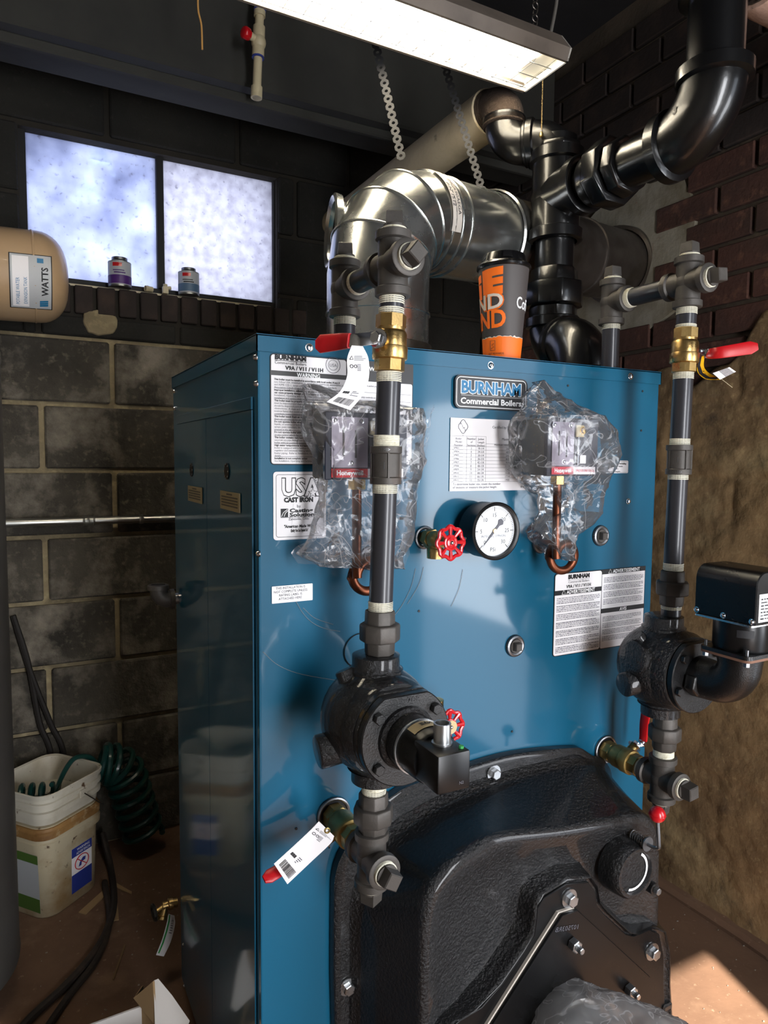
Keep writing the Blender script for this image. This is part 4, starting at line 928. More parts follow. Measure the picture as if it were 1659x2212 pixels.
def tag_print(quads, pt, t):
    bar = []; x = .16
    while x < .86: wd = rt_.choice((.008, .014, .022)); bar.append((x, x+wd, .86, .96)); x += wd+rt_.choice((.010, .018))
    quads('barcode', bar, 'ink'); quads('logo_mark', [(.14, .22, .74, .78), (.23, .31, .74, .78), (.32, .40, .74, .78)], 'ink')
    quads('fine_print', [(.5, .5+.4*rt_.random()+.05, .73+.022*i, .74+.022*i) for i in range(4)]+[(.32, .62+.3*rt_.random(), .20+.022*i, .209+.022*i) for i in range(4)]+[(.45, .62, .33+.02*i, .339+.02*i) for i in range(5)], 'inkgrey')
    b = mesh(); c0, w_ = pt(.2, .235), .0
    b.tube([pt(.12, .26), pt(.28, .26), pt(.20, .20), pt(.12, .26)], .0004, 4); b.tube([pt(.2+.07*math.cos(a), .36+.022*math.sin(a)) for a in [6.283*i/14 for i in range(15)]], .0004, 4)
    b.tube([pt(.38+.06*math.cos(a), .36+.02*math.sin(a)) for a in [6.283*i/14 for i in range(15)]], .0004, 4); b.build('warning_mark', 'ink', t)
tt, pt, qd = hang_tag('hang_tag', [(760, 746, -.166), (750, 775, -.164), (750, 812, -.162), (735, 845, -.160), (706, 868, -.158)], [(784, 748, -.170), (796, 775, -.170), (797, 815, -.170), (786, 850, -.168), (757, 886, -.165)], 'white card tag with barcode hanging from the upper left brass valve'); tag_print(qd, pt, tt)
tt, pt, qd = hang_tag('hang_tag', [(689, 1774, -.088), (672, 1792, -.088), (636, 1826, -.088), (592, 1866, -.088)], [(722, 1806, -.090), (714, 1822, -.090), (674, 1860, -.090), (621, 1910, -.090)], 'white card tag with barcode slanting down before the lower left red lever'); tag_print(qd, pt, tt)
mesh().torus(at(707, 1794, y=-.0905), (.2, 1, 0), .0035, .0012, 16, 6).build('eyelet', 'brassd', tt)
tt, pt, qd = hang_tag('hang_tag', [(1511, 772, -.12), (1506, 800, -.125), (1524, 818, -.135), (1556, 820, -.15)], [(1522, 768, -.12), (1522, 795, -.125), (1545, 812, -.135), (1580, 806, -.15)], 'curled yellow and black valve tag below the right red lever', 'yellow')
qd('black_band', [(0, .42, 0, .9)], 'ink'); txt('1"', .013, 'ink', tt, (0, 0, 0), X, Z, fn=lambda x, y: pt(.70-y*14, .45+x*14), bold=.0004)
tt2 = mesh(); q = [at(u, v, y=-.155) for u, v in ((1540, 806), (1576, 793), (1590, 803), (1556, 820))]; tt2.prism(q, (0, .0006, 0)); e_ = tt2.build('price_label', 'white', tt)
b = mesh()
for i in range(9): a = .12+.08*i; b.add([q[0].lerp(q[1], .35+.06*i)+V((0, -.0004, 0)), q[0].lerp(q[1], .38+.06*i)+V((0, -.0004, 0)), q[3].lerp(q[2], .38+.06*i)+V((0, -.0004, 0)), q[3].lerp(q[2], .35+.06*i)+V((0, -.0004, 0))], [(0, 1, 2, 3)])
b.build('barcode', 'ink', e_)
mesh().tube(curve([at(1556, 817, y=-.15), at(1568, 826, y=-.15), at(1582, 837, y=-.148)], 4), .0005, 5).build('tie', 'cpvc', tt)

# ================================================================== flue
FV = V((.345, .295, 0)); FD = V((1.026, .335, .118)).normalized(); FR_ = .1035
fp = thing('flue_pipe', (FV.x, FV.y, 1.44), 'galvanized sheet metal flue pipe elbowing from the boiler to the right wall', 'flue')
mesh().lathe((FV.x, FV.y, 1.4405), U, [(0, FR_+.006), (.05, FR_+.006), (.052, FR_+.003)], 48).build('collar', 'galvold', fp)
mesh().lathe((FV.x, FV.y, 1.485), U, [(0, FR_), (.065, FR_), (.066, FR_+.003), (.070, FR_+.003), (.071, FR_), (.147, FR_)], 48).build('pipe', 'galv', fp)
K0 = V((FV.x, FV.y, 1.632)); RB = .132; side = FD-U*FD.z; side.normalize(); tot = math.acos(FD.z); NG = 4
cc_ = K0+side*RB
def bend(a): return cc_-side*(RB*math.cos(a))+U*(RB*math.sin(a)), side*math.sin(a)+U*math.cos(a)
for g_ in range(NG):
    a0, a1 = tot*g_/NG, tot*(g_+1)/NG; (p0, d0), (p1, d1) = bend(a0), bend(a1); b = mesh(); lp = []
    for p_, d_ in ((p0, d0), (p1, d1)):
        x_ = side.cross(U).normalized(); y_ = d_.cross(x_).normalized(); lp.append([p_+x_*(FR_*math.cos(t))+y_*(FR_*math.sin(t)) for t in [2*math.pi*i/48 for i in range(48)]])
    b.loft(lp, False, False); b.torus(p1 if g_ < NG-1 else p1, d1, FR_+.001, .0022, 48, 6); b.build('elbow_gore', 'galv', fp)
E0, dE = bend(tot); WP = E0+FD*((XR-.006-E0.x)/FD.x); LN = (WP-E0).length
mesh().lathe(E0, FD, [(0, FR_-.001), (.03, FR_-.001), (.031, FR_+.002), (.036, FR_+.002), (.037, FR_-.001), (.06, FR_-.001), (.061, FR_+.002), (.066, FR_+.002), (.067, FR_-.001), (.26, FR_-.001)], 48, cap=False).build('pipe', 'galv', fp)
mesh().lathe(E0+FD*.25, FD, [(0, FR_+.002), (.004, FR_+.006), (.012, FR_+.002), (.05, FR_+.001)], 48, cap=False).build('joint_ring', 'galv', fp)
mesh().lathe(E0+FD*.29, FD, [(0, FR_-.002), (LN*.5-.1, FR_-.002), (LN*.5-.099, FR_+.002), (LN*.5-.09, FR_+.002), (LN*.5-.089, FR_-.002), (LN-.29, FR_-.002)], 48, cap=False).build('pipe', 'galvold', fp)
mesh().lathe(WP-FD*.035, FD, [(0, FR_+.002), (.002, FR_+.012), (.03, FR_+.014)], 48, cap=False).build('wall_thimble', 'galvold', fp)
for k_ in (.045, .05, .27, .30, .62): 
    x_, y_, a_ = frame(FD); screw(fp, E0+FD*k_-x_*0+(-y_*.3+x_*.95).normalized()*0+V((-.25, -.9, -.1+k_)).normalized()*FR_, (-.25, -.9, .1), .0035, 'zinc')
dr = at(722, 500, y=.40); b = mesh(); b.lathe(dr+V((.07, -.0, 0)), (-1, .25, .05), [(0, .062), (.055, .062), (.058, .076), (.072, .078), (.076, .072), (.070, .062)], 40, cap=False); b.build('draft_tee', 'galv', fp)
mesh().cyl(at(898, 708, y=.245), at(920, 690, y=.235), .0035, 10).build('damper_rod', 'brassd', fp)
# stuck-on paper label on the elbow
def onpipe(o, ax, R_, t0):
    x_, y_, a_ = frame(ax); return lambda s, h: o+a_*h+x_*(R_*math.cos(t0+s/R_))+y_*(R_*math.sin(t0+s/R_))
x_, y_, a_ = frame(FD); vv = (CAM-(E0)).normalized(); t0 = math.atan2(vv.dot(y_), vv.dot(x_))
def lab_on(o, t0_, h0, h1, s0, s1, m, nm, R_): 
    f_ = onpipe(o, FD, R_, t0_); k = 12; b = mesh(); b.add([f_(s0+(s1-s0)*i/k, h) for i in range(k+1) for h in (h0, h1)], [(2*i, 2*i+1, 2*i+3, 2*i+2) for i in range(k)]); return b.build(nm, m, fp), f_
sgn = 1 if onpipe(E0, FD, FR_, t0)(.02, 0).z > onpipe(E0, FD, FR_, t0)(0, 0).z else -1
lo, f_ = lab_on(E0, t0, -.012, .018, sgn*.0, sgn*.15, 'cuplight', 'paper_label', FR_+.0028)
txt('IMGR90AEGA', .014, 'ink', lo, (0, 0, 0), X, Z, fn=lambda x, y: f_(sgn*(.075-x), .006+y) if sgn > 0 else f_(sgn*(.075-x), .006+y)); txt('P/N 1512', .014, 'ink', lo, (0, 0, 0), X, Z, fn=lambda x, y: f_(sgn*(.075-x), -.009+y))
for q_ in lo.children:
    for v_ in q_.data.vertices: v_.co += vv*.0008
def strap(pts, label, wd=.018):
    pts = [V(p) for p in pts]; b = mesh(); tot_ = (pts[-1]-pts[0]).length; d = (pts[-1]-pts[0]).normalized(); x_ = d.cross(CAM-pts[0]).normalized(); n_ = x_.cross(d).normalized(); N = int(tot_/.020)
    for i in range(N):
        c_ = pts[0]+d*(tot_*(i+.5)/N); hl = tot_/N/2; outer = []; inner = []
        for k in range(8):
            a = math.pi/4*k+math.pi/8; ux, uy = math.cos(a), math.sin(a); m_ = max(abs(ux), abs(uy)); outer.append(c_+x_*(ux/m_*wd/2)+d*(uy/m_*hl)); inner.append(c_+x_*ux*.0038+d*uy*.0038)
        b.add(outer+inner, [(k, (k+1) % 8, (k+1) % 8+8, k+8) for k in range(8)]); b.add([p-n_*.001 for p in outer+inner], [(k, k+8, (k+1) % 8+8, (k+1) % 8) for k in range(8)])
    return tag(b.build('hanger_strap', 'strapsteel', None, flat=True), label, 'strap', 'perforated flue hanger straps')
def ext(a, b_, z): return a+(b_-a)*((z-a.z)/(b_.z-a.z))
a = at(868, 345, y=.30); strap([a, ext(a, at(815, 110, y=.40), ZC)], 'perforated metal hanger strap above the flue elbow, left of the two')
a = at(1054, 452, y=.33); strap([a, ext(a, at(965, 155, y=.46), ZC)], 'perforated metal hanger strap on the straight flue pipe, right of the two')

# ================================================================== steam piping
PR = .0445; M_ = V((.80, .29, 0)); zv = lambda v: 1.44+(831-v)*.001085
sm = thing('steam_piping', (.77, .2, 1.44), 'thick glossy black painted steam pipe with tee, unions and elbows', 'pipe')
def bend_tube(p, d0, d1, R_, r, n=12):
    p, d0, d1 = V(p), V(d0).normalized(), V(d1).normalized(); s = p-d0*R_; return [s+d0*(R_*math.sin(a))+d1*(R_*(1-math.cos(a))) for a in [math.pi/2*i/n for i in range(n+1)]]
def elbow(p, d0, d1, R_=.075, r=.053, bw=.022, rb=.0615, m='blackpaint', name='elbow'):
    pts = bend_tube(p, d0, d1, R_, r); b = mesh(); b.tube(pts, r, 32); b.lathe(pts[0]-V(d0)*.012, d0, [(0, rb-.004), (.003, rb), (bw, rb), (bw+.004, r)], 32); b.lathe(pts[-1]+V(d1)*.012, -V(d1), [(0, rb-.004), (.003, rb), (bw, rb), (bw+.004, r)], 32)
    return b.build(name, m, sm, angle=45)
ris = V((.762, .150, 0)); hd = (V((M_.x, M_.y, 0))-ris).normalized()
pipe(sm, (ris.x, ris.y, 1.4405), (ris.x, ris.y, 1.46), PR, 'blackpaint'); elbow((ris.x, ris.y, 1.520), U, hd, .072, .0595, .020, .0645)
elbow((M_.x, M_.y, 1.515), hd, U, .066); pipe(sm, M_+U*1.57, M_+U*1.80, PR, 'blackpaint')
b = mesh(); zu = zv(640); b.lathe(M_+U*zu, U, [(-.075, .052), (-.074, .054), (-.03, .056)], 8, .2); b.lathe(M_+U*zu, U, [(-.03, .067), (-.027, .070), (.020, .070), (.023, .067)], 8, .35); b.lathe(M_+U*zu, U, [(.022, .056), (.055, .054), (.056, .050)], 8, .2); b.build('union', 'blackpaint', sm, bevel=.003)
zt_ = zv(440); b = mesh(); b.sphere(M_+U*zt_, .056, seg=28)
for d in (U, D_, FT): b.lathe(M_+U*zt_, d, [(0, .0545), (.072, .0545), (.076, .062), (.098, .062), (.100, .058), (.100, .05)], 36, cap=False)
b.build('tee', 'blackpaint', sm); pipe(sm, M_+U*(zt_+.09), M_+U*(zt_+.13), PR, 'blackpaint')
mesh().lathe(M_+U*(zt_+.098), U, [(0, .057), (.014, .057)], 8, .3).build('bushing', 'blackpaint', sm, bevel=.002)
z1_ = 2.003; d1 = V((-.62, .78, 0)).normalized(); e2_ = M_+d1*.125; elbow((M_.x, M_.y, z1_-.008), U, d1, .056, .048, .016, .054)
elbow((e2_.x, e2_.y, z1_-.008), d1, U, .056, .044, .016, .050)
elbow((e2_.x, e2_.y, z1_+.095), U, BK, .045, .047, .014, .050, 'insulend')
yb_ = lambda u, v: at(u, v, x=.80).y
BZ = lambda y: V((.80, y, zt_+.02*(y-.29)))
pipe(sm, BZ(.21), BZ(-.03), PR, 'blackpaint')
b = mesh(); yu = .115; ax = FT; b.lathe(BZ(yu), ax, [(-.062, .051), (-.060, .055), (-.030, .056)], 36); b.lathe(BZ(yu), ax, [(-.031, .067), (-.028, .071), (.008, .071), (.011, .067)], 8, .35); b.lathe(BZ(yu), ax, [(.016, .060), (.042, .058), (.044, .053)], 8, .2); b.build('union', 'blackpaint', sm, bevel=.003)
elbow(BZ(-.115), FT, U, .090, .056, .024, .065); tp = BZ(-.115)
txt('3', .018, 'plateblack', sm, tp, X, Z, fn=lambda x, y: tp+V((-.0565, .035+(-x), .025+y)), bold=.001)
pipe(sm, tp+U*.07, tp+U*.25, .048, 'blackpaint'); elbow(tp+U*.315, U, (1, .0, 0), .085, .056, .022, .065)
e2 = tp+U*.315
t = thing('insulated_pipe', (1.1, e2.y, e2.z-.07), 'short pinkish insulated pipe stub at the top right corner', 'pipe')
mesh().lathe((e2.x+.115, e2.y, e2.z), (1, 0, 0), [(0, .058), (.004, .073), (.05, .078), (XR-e2.x-.114, .078)], 32).build('insulation', 'insulpink', t); mesh().lathe((e2.x+.113, e2.y, e2.z), (1, 0, 0), [(0, .066), (.004, .066)], 24).build('insulation_end', 'insulend', t)
ip = V((e2_.x, e2_.y-.02, z1_+.095))
t = thing('insulated_pipe', (ip.x, .9, ip.z-.06), 'long tan insulated pipe running to the back wall above the flue', 'pipe')
mesh().lathe(ip+BK*.07, BK, [(0, .050), (.003, .056), (YB-ip.y-.07-.004, .056)], 32).build('insulation', 'insul', t); mesh().lathe(ip+BK*.067, BK, [(0, .052), (.004, .052)], 24).build('insulation_end', 'insulend', t)

# ================================================================== light fixture
LZ, LY0, LY1, LX0, LX1 = 2.10, .192, .336, -.480, .738
lf = thing('shop_light', ((LX0+LX1)/2, (LY0+LY1)/2, LZ), 'hanging fluorescent shop light with wire guard and two lit tubes', 'ceiling light')
def xs(y0, y1, zz_, x): return V((x, y0, zz_)), V((x, y1, zz_))
prof = [(LY0, LZ), (LY0-.010, LZ+.022), (LY0+.020, LZ+.062), (LY1-.020, LZ+.062), (LY1+.010, LZ+.022), (LY1, LZ)]; inn = [(LY1-.006, LZ+.002), (LY1-.004, LZ+.02), (LY1-.026, LZ+.050), (LY0+.026, LZ+.050), (LY0+.004, LZ+.02), (LY0+.006, LZ+.002)]
b = mesh(); l0 = [V((LX0, y, z)) for y, z in prof+[(LY1-.006, LZ+.0), ]+[(y, z+.001) for y, z in inn[1:-1]]+[(LY0+.006, LZ)]]; b.loft([l0, [V((LX1, p.y, p.z)) for p in l0]], True, True); b.build('housing', 'housing', lf)
b = mesh(); l1 = [[V((x, y, z)) for y, z in inn] for x in (LX0+.003, LX1-.003)]
b.add(l1[0]+l1[1], [(i, i+1, i+7, i+6) for i in range(5)]); b.build('reflector', 'reflector', lf)
for xx, sx_ in ((LX0, 1), (LX1, -1)):
    mesh().prism([V((xx, y, z)) for y, z in prof], (sx_*.004, 0, 0)).build('end_plate', 'reflector', lf); mesh().bx(min(xx+sx_*.006, xx+sx_*.05), max(xx+sx_*.006, xx+sx_*.05), LY0+.03, LY1-.03, LZ+.018, LZ+.049).build('lamp_holder', 'reflector', lf)
for yy_ in (LY0+.038, LY1-.038): mesh().cyl((LX0+.052, yy_, LZ+.026), (LX1-.052, yy_, LZ+.026), .0128, 16).build('fluorescent_tube', 'tube', lf)
b = mesh()
for i in range(30):
    x = LX0+.03+(LX1-LX0-.06)*i/29; b.tube([(x, LY0+.004, LZ+.004), (x, LY0+.03, LZ-.006), (x, LY1-.03, LZ-.006), (x, LY1-.004, LZ+.004)], .0008, 4)
for yy_ in (LY0+.03, (LY0+LY1)/2, LY1-.03): b.tube([(LX0+.02, yy_, LZ-.006), (LX1-.02, yy_, LZ-.006)], .0009, 4)
b.build('wire_guard', 'zinc', lf)
b = mesh(); p = V((LX1+.003, LY1-.06, LZ+.01))
for i in range(34): b.sphere(p+D_*(.0034*i), .0016, seg=6, n=4)
b.lathe(p+D_*.118, D_, [(0, .002), (.004, .0045), (.010, .005), (.012, .002)], 10); b.build('pull_chain', 'brass', lf)
b = mesh(); p = V((LX1-.03, LY0+.075, LZ+.06))
for i in range(int((ZC-p.z)/.013)): x_ = X if i % 2 else BK; b.torus(p+U*(.013*i+.006), x_, .0075, .0013, 10, 5)
b.build('hanging_chain', 'galvold', lf)
mesh().tube(curve([(LX1-.005, LY0+.06, LZ+.055), (LX1+.015, LY0+.055, LZ+.2), (LX1-.01, LY0+.06, LZ+.38), (LX1-.04, LY0+.08, ZC)], 8), .0038, 8).build('power_cord', 'cord', lf)

# ================================================================== coffee cup
CU = V((.4755, .054, 1.4402)); CH, R0_, R1_ = .1665, .0325, .0455
t = thing('coffee_cup', CU, 'tall black and orange paper coffee cup with black lid on top of the boiler', 'cup')
mesh().lathe(CU, U, [(0, R0_-.001), (.002, R0_), (CH, R1_), (CH, R1_-.001)], 48).build('cup_body', 'cupblack', t)
ld = mesh(); ld.lathe(CU+U*(CH-.004), U, [(0, R1_+.0015), (.002, R1_+.003), (.006, R1_+.003), (.008, R1_+.0012), (.010, R1_-.001), (.012, R1_-.004), (.024, R1_-.0075), (.0265, R1_-.009), (.0265, R1_-.012), (.021, R1_-.014), (.021, .001)], 48); l_ = ld.build('lid', 'lid', t)
ca = math.atan2(CAM.y-CU.y, CAM.x-CU.x)
def cupf(s, h, o=.0004): r = R0_+(R1_-R0_)*h/CH; return CU+V(((r+o)*math.cos(ca+s), (r+o)*math.sin(ca+s), h))
mesh().prism([cupf(-.02, CH+.0205, -.006)+V((0, 0, 0)), cupf(.30, CH+.0205, -.006), cupf(.36, CH+.010, -.002), cupf(-.05, CH+.010, -.002)], V((0, 0, .0012))).build('sip_tab', 'lid', l_, bevel=.0004)
# orange torn band
k = 60; up_ = [.040+.0016*mnoise.noise(V((i*.9, 0, 0)))+.0035*mnoise.noise(V((i*.21, 3, 0))) for i in range(k+1)]
for mm, dz, oo in (('cuplight', .0022, .0003), ('cuporange', 0, .0006)):
    b = mesh(); b.add([cupf(2*math.pi*i/k, h, oo) for i in range(k+1) for h in (.002, up_[i % k]+dz*(.3+abs(mnoise.noise(V((i*.6, 8, 0)))*2)))], [(2*i, 2*i+1, 2*i+3, 2*i+2) for i in range(k)]); b.build('print_band', mm, t)
def cuptxt(s, size, m, s0, h0, hgt, wid, bold=0., o=.0008, slant=0.):
    c_ = bpy.data.curves.new('t', 'FONT'); c_.body = s; c_.size = 1; c_.offset = bold; c_.resolution_u = 3; q = bpy.data.objects.new('t', c_); C.objects.link(q); me = bpy.data.meshes.new_from_object(q); bpy.data.objects.remove(q); bpy.data.curves.remove(c_)
    bm = bmesh.new(); bm.from_mesh(me); bmesh.ops.triangulate(bm, faces=bm.faces)
    for _ in range(2): bmesh.ops.subdivide_edges(bm, edges=[e for e in bm.edges if e.calc_length() > .16], cuts=1)
    xs_ = [v.co.x for v in bm.verts]; ys_ = [v.co.y for v in bm.verts]; x0, x1, y0, y1 = min(xs_), max(xs_), min(ys_), max(ys_)
    off = OFF[t.name]
    for v in bm.verts:
        a_, h_ = (v.co.x-x0)/(x1-x0), (v.co.y-y0)/(y1-y0); v.co = cupf(s0+wid*a_, h0+hgt*h_+slant*a_, o)-off
    bm.to_mesh(me); bm.free(); me.materials.clear(); me.materials.append(MATS[m]); reg(bpy.data.objects.new('cup_lettering', me), t, off)
def cpatch(s0, s1, h0, h1, m, o, nm='cup_lettering'):
    k = 10; b = mesh(); b.add([cupf(s0+(s1-s0)*i/k, h+.004*(s0+(s1-s0)*i/k), o) for i in range(k+1) for h in (h0, h1)], [(2*i, 2*i+1, 2*i+3, 2*i+2) for i in range(k)]); return b.build(nm, m, t)
cpatch(-.98, -.02, .113, .160, 'cuporange', .0006); cpatch(-.46, -.01, .1425, .1458, 'cupblack', .0010, 'letter_slit'); cpatch(-.43, .0, .1275, .1308, 'cupblack', .0010, 'letter_slit')
cpatch(-1.9, -1.08, .113, .156, 'cuporange', .0006); cpatch(-1.30, -1.07, .139, .142, 'cupblack', .0010, 'letter_slit'); cpatch(-2.9, -2.0, .113, .154, 'cuporange', .0006)
cuptxt('AND', 1, 'cuporange', -2.35, .083, .031, 2.40, .05, .0006, slant=.004); cuptxt('AND', 1, 'cuplight', -2.33, .0855, .026, 2.33, .02, .0010, slant=.004); cuptxt('GRIND', 1, 'cuporange', -2.9, .052, .032, 3.04, .03, .0007, slant=.004)
cuptxt('Coffee', 1, 'whiteprint', .62, .090, .020, 1.25, .012, slant=-.003); cuptxt('GET REWARDS', 1, 'ink', -.75, .0095, .0035, .85, .0); 
b = mesh()
for q in ([(-.62, .017), (-.36, .017), (-.36, .034), (-.62, .034), (-.62, .017)], [(-.58, .020), (-.42, .023), (-.55, .026), (-.42, .029)]): b.tube([cupf(s_, h_, .0009) for s_, h_ in q], .0004, 4)
b.build('phone_icon', 'ink', t)
# ================================================================== burner door
bd = thing('burner_door', (.43, -.07, .12), 'glossy black cast iron burner door bulging from the lower boiler front', 'burner door')
q = [at(u, v, y=-.012) for u, v in ((718, 2100), (719, 1960), (722, 1891), (741, 1836), (790, 1762), (851, 1713), (892, 1692), (1011, 1653), (1112, 1626), (1231, 1614), (1263, 1621), (1304, 1658), (1320, 1703))]
pts = [V((.123, -.001, .12))]+[V((p.x, -.001, p.z)) for p in curve(q, 4)]+[V((.738, -.001, .56)), V((.738, -.001, .12))]
cen = V((.43, 0, .42)); ins = lambda P_, k, y: [V((cen.x+(p.x-cen.x)*k, y, cen.z+(p.z-cen.z)*k)) for p in P_]
b = mesh(); b.loft([ins(pts, 1, -.001), ins(pts, 1, -.016), ins(pts, .985, -.020), ins(pts, .965, -.020), ins(pts, .955, -.013), ins(pts, .88, -.013)], True, True); b.build('door_flange', 'cast', bd, angle=50)
base = [(.158, .12), (.158, .45), (.162, .56), (.205, .635), (.28, .670), (.40, .688), (.56, .690), (.64, .682), (.69, .655), (.708, .60), (.712, .45), (.712, .12)]
frnt = [(.194, .12), (.194, .45), (.199, .60), (.232, .652), (.29, .676), (.336, .683), (.46, .664), (.56, .652), (.652, .640), (.695, .60), (.705, .50), (.712, .12)]
ba, fr_ = curve([V((x, 0, z)) for x, z in base], 6), curve([V((x, 0, z)) for x, z in frnt], 6)
def mixl(s, y): return [V((a.x*(1-s)+c_.x*s, y, a.z*(1-s)+c_.z*s)) for a, c_ in zip(ba, fr_)]
fc = V((.45, 0, .40)); inn = lambda k, y: [V((fc.x+(p.x-fc.x)*k, y, fc.z+(p.z-fc.z)*k)) for p in mixl(1, 0)]
b = mesh(); L_ = [ins(ba, 1.05, -.014), ins(ba, 1.02, -.024), mixl(0, -.036), mixl(.5, -.085), mixl(.93, -.128), mixl(1, -.138), inn(.988, -.147), inn(.965, -.151), inn(.93, -.150), inn(.86, -.143), inn(.76, -.135), inn(.6, -.130), inn(.3, -.128)]
b.loft(L_, False, True); b.build('door_body', 'cast', bd, angle=60)
zp = lambda x, y_: (960+x/3.318, 1880+y_/3.318)
def poly(pl, y): return [V((at(*zp(*p), y=y).x, y, at(*zp(*p), y=y).z)) for p in pl]
pad = [(-150, 1260), (60, 1080), (220, 985), (400, 800), (560, 570), (632, 450), (648, 330), (655, 245), (705, 170), (870, 68), (1035, 52), (1082, 120), (1100, 230), (1150, 290), (1310, 440), (1370, 455), (1480, 405), (1560, 440), (1592, 600), (1590, 800), (1620, 1300), (1560, 1700), (0, 1700)]
P0 = poly(pad, -.158); pc = sum(P0, V((0, 0, 0)))/len(P0)
grow = lambda P_, k, y: [V((pc.x+(p.x-pc.x)*k, y, pc.z+(p.z-pc.z)*k)) for p in P_]
b = mesh(); b.loft([grow(P0, 1.12, -.128), grow(P0, 1.07, -.140), grow(P0, 1.045, -.155), grow(P0, 1.03, -.162), grow(P0, 1.012, -.163), grow(P0, .995, -.157), grow(P0, .97, -.156)], False, True); b.build('raised_pad', 'cast', bd, angle=70)
pl = [(x+(0 if x > 300 else 20), y_+12) for x, y_ in pad]; P1 = poly(pl, -.160)
b = mesh(); b.prism(grow(P1, .965, -.1565), (0, -.004, 0)); b.build('mounting_plate', 'plate', bd, bevel=.001)
bp_ = [(300, 1180), (840, 325), (950, 290), (1462, 760), (1240, 1240), (800, 1500)]
G = poly(bp_, -.170); gc = sum(G, V((0, 0, 0)))/len(G); gk = lambda k, y: [V((gc.x+(p.x-gc.x)*k, y, gc.z+(p.z-gc.z)*k)) for p in G]
mesh().prism([p+V((-.0028, 0, .0018)) for p in gk(1.012, -.1605)], (0, -.005, 0)).build('gasket', 'cuplight', bd); mesh().prism(gk(1.015, -.1655), (0, -.007, 0)).build('burner_plate', 'plate', bd, bevel=.0012)
txt('107503RB', .011, 'inkgrey', bd, at(1225, 2010, y=-.1735), V((-.97, 0, .2)), V((.2, 0, .97)), width=.05)
for u, v, r_ in ((1066, 1669, .0095), (1281, 1667, .0095), (750, 2131, .0095)): hexbolt(bd, at(u, v, y=-.014), FT, r_, .009)
for u, v in ((1229, 1940), (1408, 2055)): hexbolt(bd, at(u, v, y=-.161), FT, .0105, .010)
for u, v in ((1235, 2036), (1356, 2134)): hexbolt(bd, at(u, v, y=-.173), FT, .0105, .012, 'zinc', False, 'nut', .012)
# hinge lug low on the right side
mesh().bx(.708, .732, -.165, -.10, .255, .268).build('hinge_lug', 'cast', bd, bevel=.003)
# sight port with swing cover, spring and red-knobbed lever
sp_ = at(1374, 1886, y=-.178); R = .0465
b = mesh(); b.lathe((sp_.x, -.14, sp_.z), FT, [(0, R+.004), (.022, R+.002), (.034, R), (.040, R-.004), (.040, R-.010), (.032, R-.012), (.032, .001)], 44); b.build('sight_port', 'cast', bd, angle=45)
b = mesh(); x_, z_ = X, U; b.add([V((sp_.x, -.1735, sp_.z))+X*(r_*math.cos(a))+U*(r_*math.sin(a)) for a in [math.radians(-110+14*i) for i in range(13)] for r_ in (R-.0125, R-.0170)], [(2*i, 2*i+1, 2*i+3, 2*i+2) for i in range(12)]); b.build('gasket_ring', 'white', bd)
for u, v in ((1345, 1847), (1416, 1922)):
    p = at(u, v, y=-.165); mesh().lathe((p.x, -.14, p.z), FT, [(0, .011), (.024, .0105)], 20).build('lug', 'cast', bd); hexbolt(bd, (p.x, -.164, p.z), FT, .0065, .007, 'zinc', False)
s0 = at(1381, 1812, y=-.165); s1 = at(1397, 1818, y=-.195)
hel = []
for i in range(73): a = 2*math.pi*i/12; hel.append(V((s0.x, -.150-.030*i/72, s0.z))+X*(.0085*math.cos(a))+U*(.0085*math.sin(a)))
mesh().tube(hel, .0011, 6).build('spring', 'steel', bd); mesh().lathe((s0.x, -.182, s0.z), FT, [(0, .0125), (.002, .0125)], 24).build('washer', 'steel', bd)
kb = at(1420, 1759, y=-.20); lv = mesh().tube(curve([(s0.x, -.15, s0.z), (s0.x, -.19, s0.z), (s0.x+.002, -.203, s0.z+.003), (kb.x, -.205, s0.z+.014), (kb.x, -.2, kb.z)], 6), .0032, 10).build('lever', 'steel', bd)
b = mesh(); b.sphere(kb, .0135, seg=28, n=16); b.torus(kb, U, .0136, .0008, 28, 6); b.build('knob', 'red', lv)
# ================================================================== burner in its bag
bn = thing('burner', (.45, -.26, .22), 'oil burner head under plastic at the bottom edge below the door plate', 'burner')
bc = V((.450, 0, .345))
mesh().lathe((bc.x, -.1735, bc.z), FT, [(0, .062), (.03, .062), (.031, .056), (.16, .056), (.162, .045)], 36).build('air_tube', 'galv', bn)
mesh().bx(.40, .56, -.42, -.335, .23, .395).build('fan_housing', 'steel', bn, bevel=.02, seg=3)
lp = []
for k_ in range(53):
    y = -.176-.255*k_/52; r_ = (.066+.028*math.sin(min(k_/24, 1)*math.pi/2)) if k_ < 52 else .03; l_ = []
    for i in range(80):
        a = 2*math.pi*i/80; q_ = V((bc.x+.35*max(0, -y-.22)+r_*math.cos(a)*(1+.8*max(0, -y-.27)), y, bc.z+.010+r_*math.sin(a)))
        d_ = abs(mnoise.noise(V((q_.x*30, q_.y*14, q_.z*30))))*.010+abs(mnoise.noise(V((q_.x*95, q_.y*22, q_.z*95))))*.006; l_.append(q_-V((math.cos(a), 0, math.sin(a)))*(d_-.003))
    lp.append(l_)
tag(mesh().loft(lp, False, True).build('plastic_bag', 'filmheavy', None, angle=50), 'cloudy crumpled plastic bag over the burner at the bottom edge', 'plastic bag')
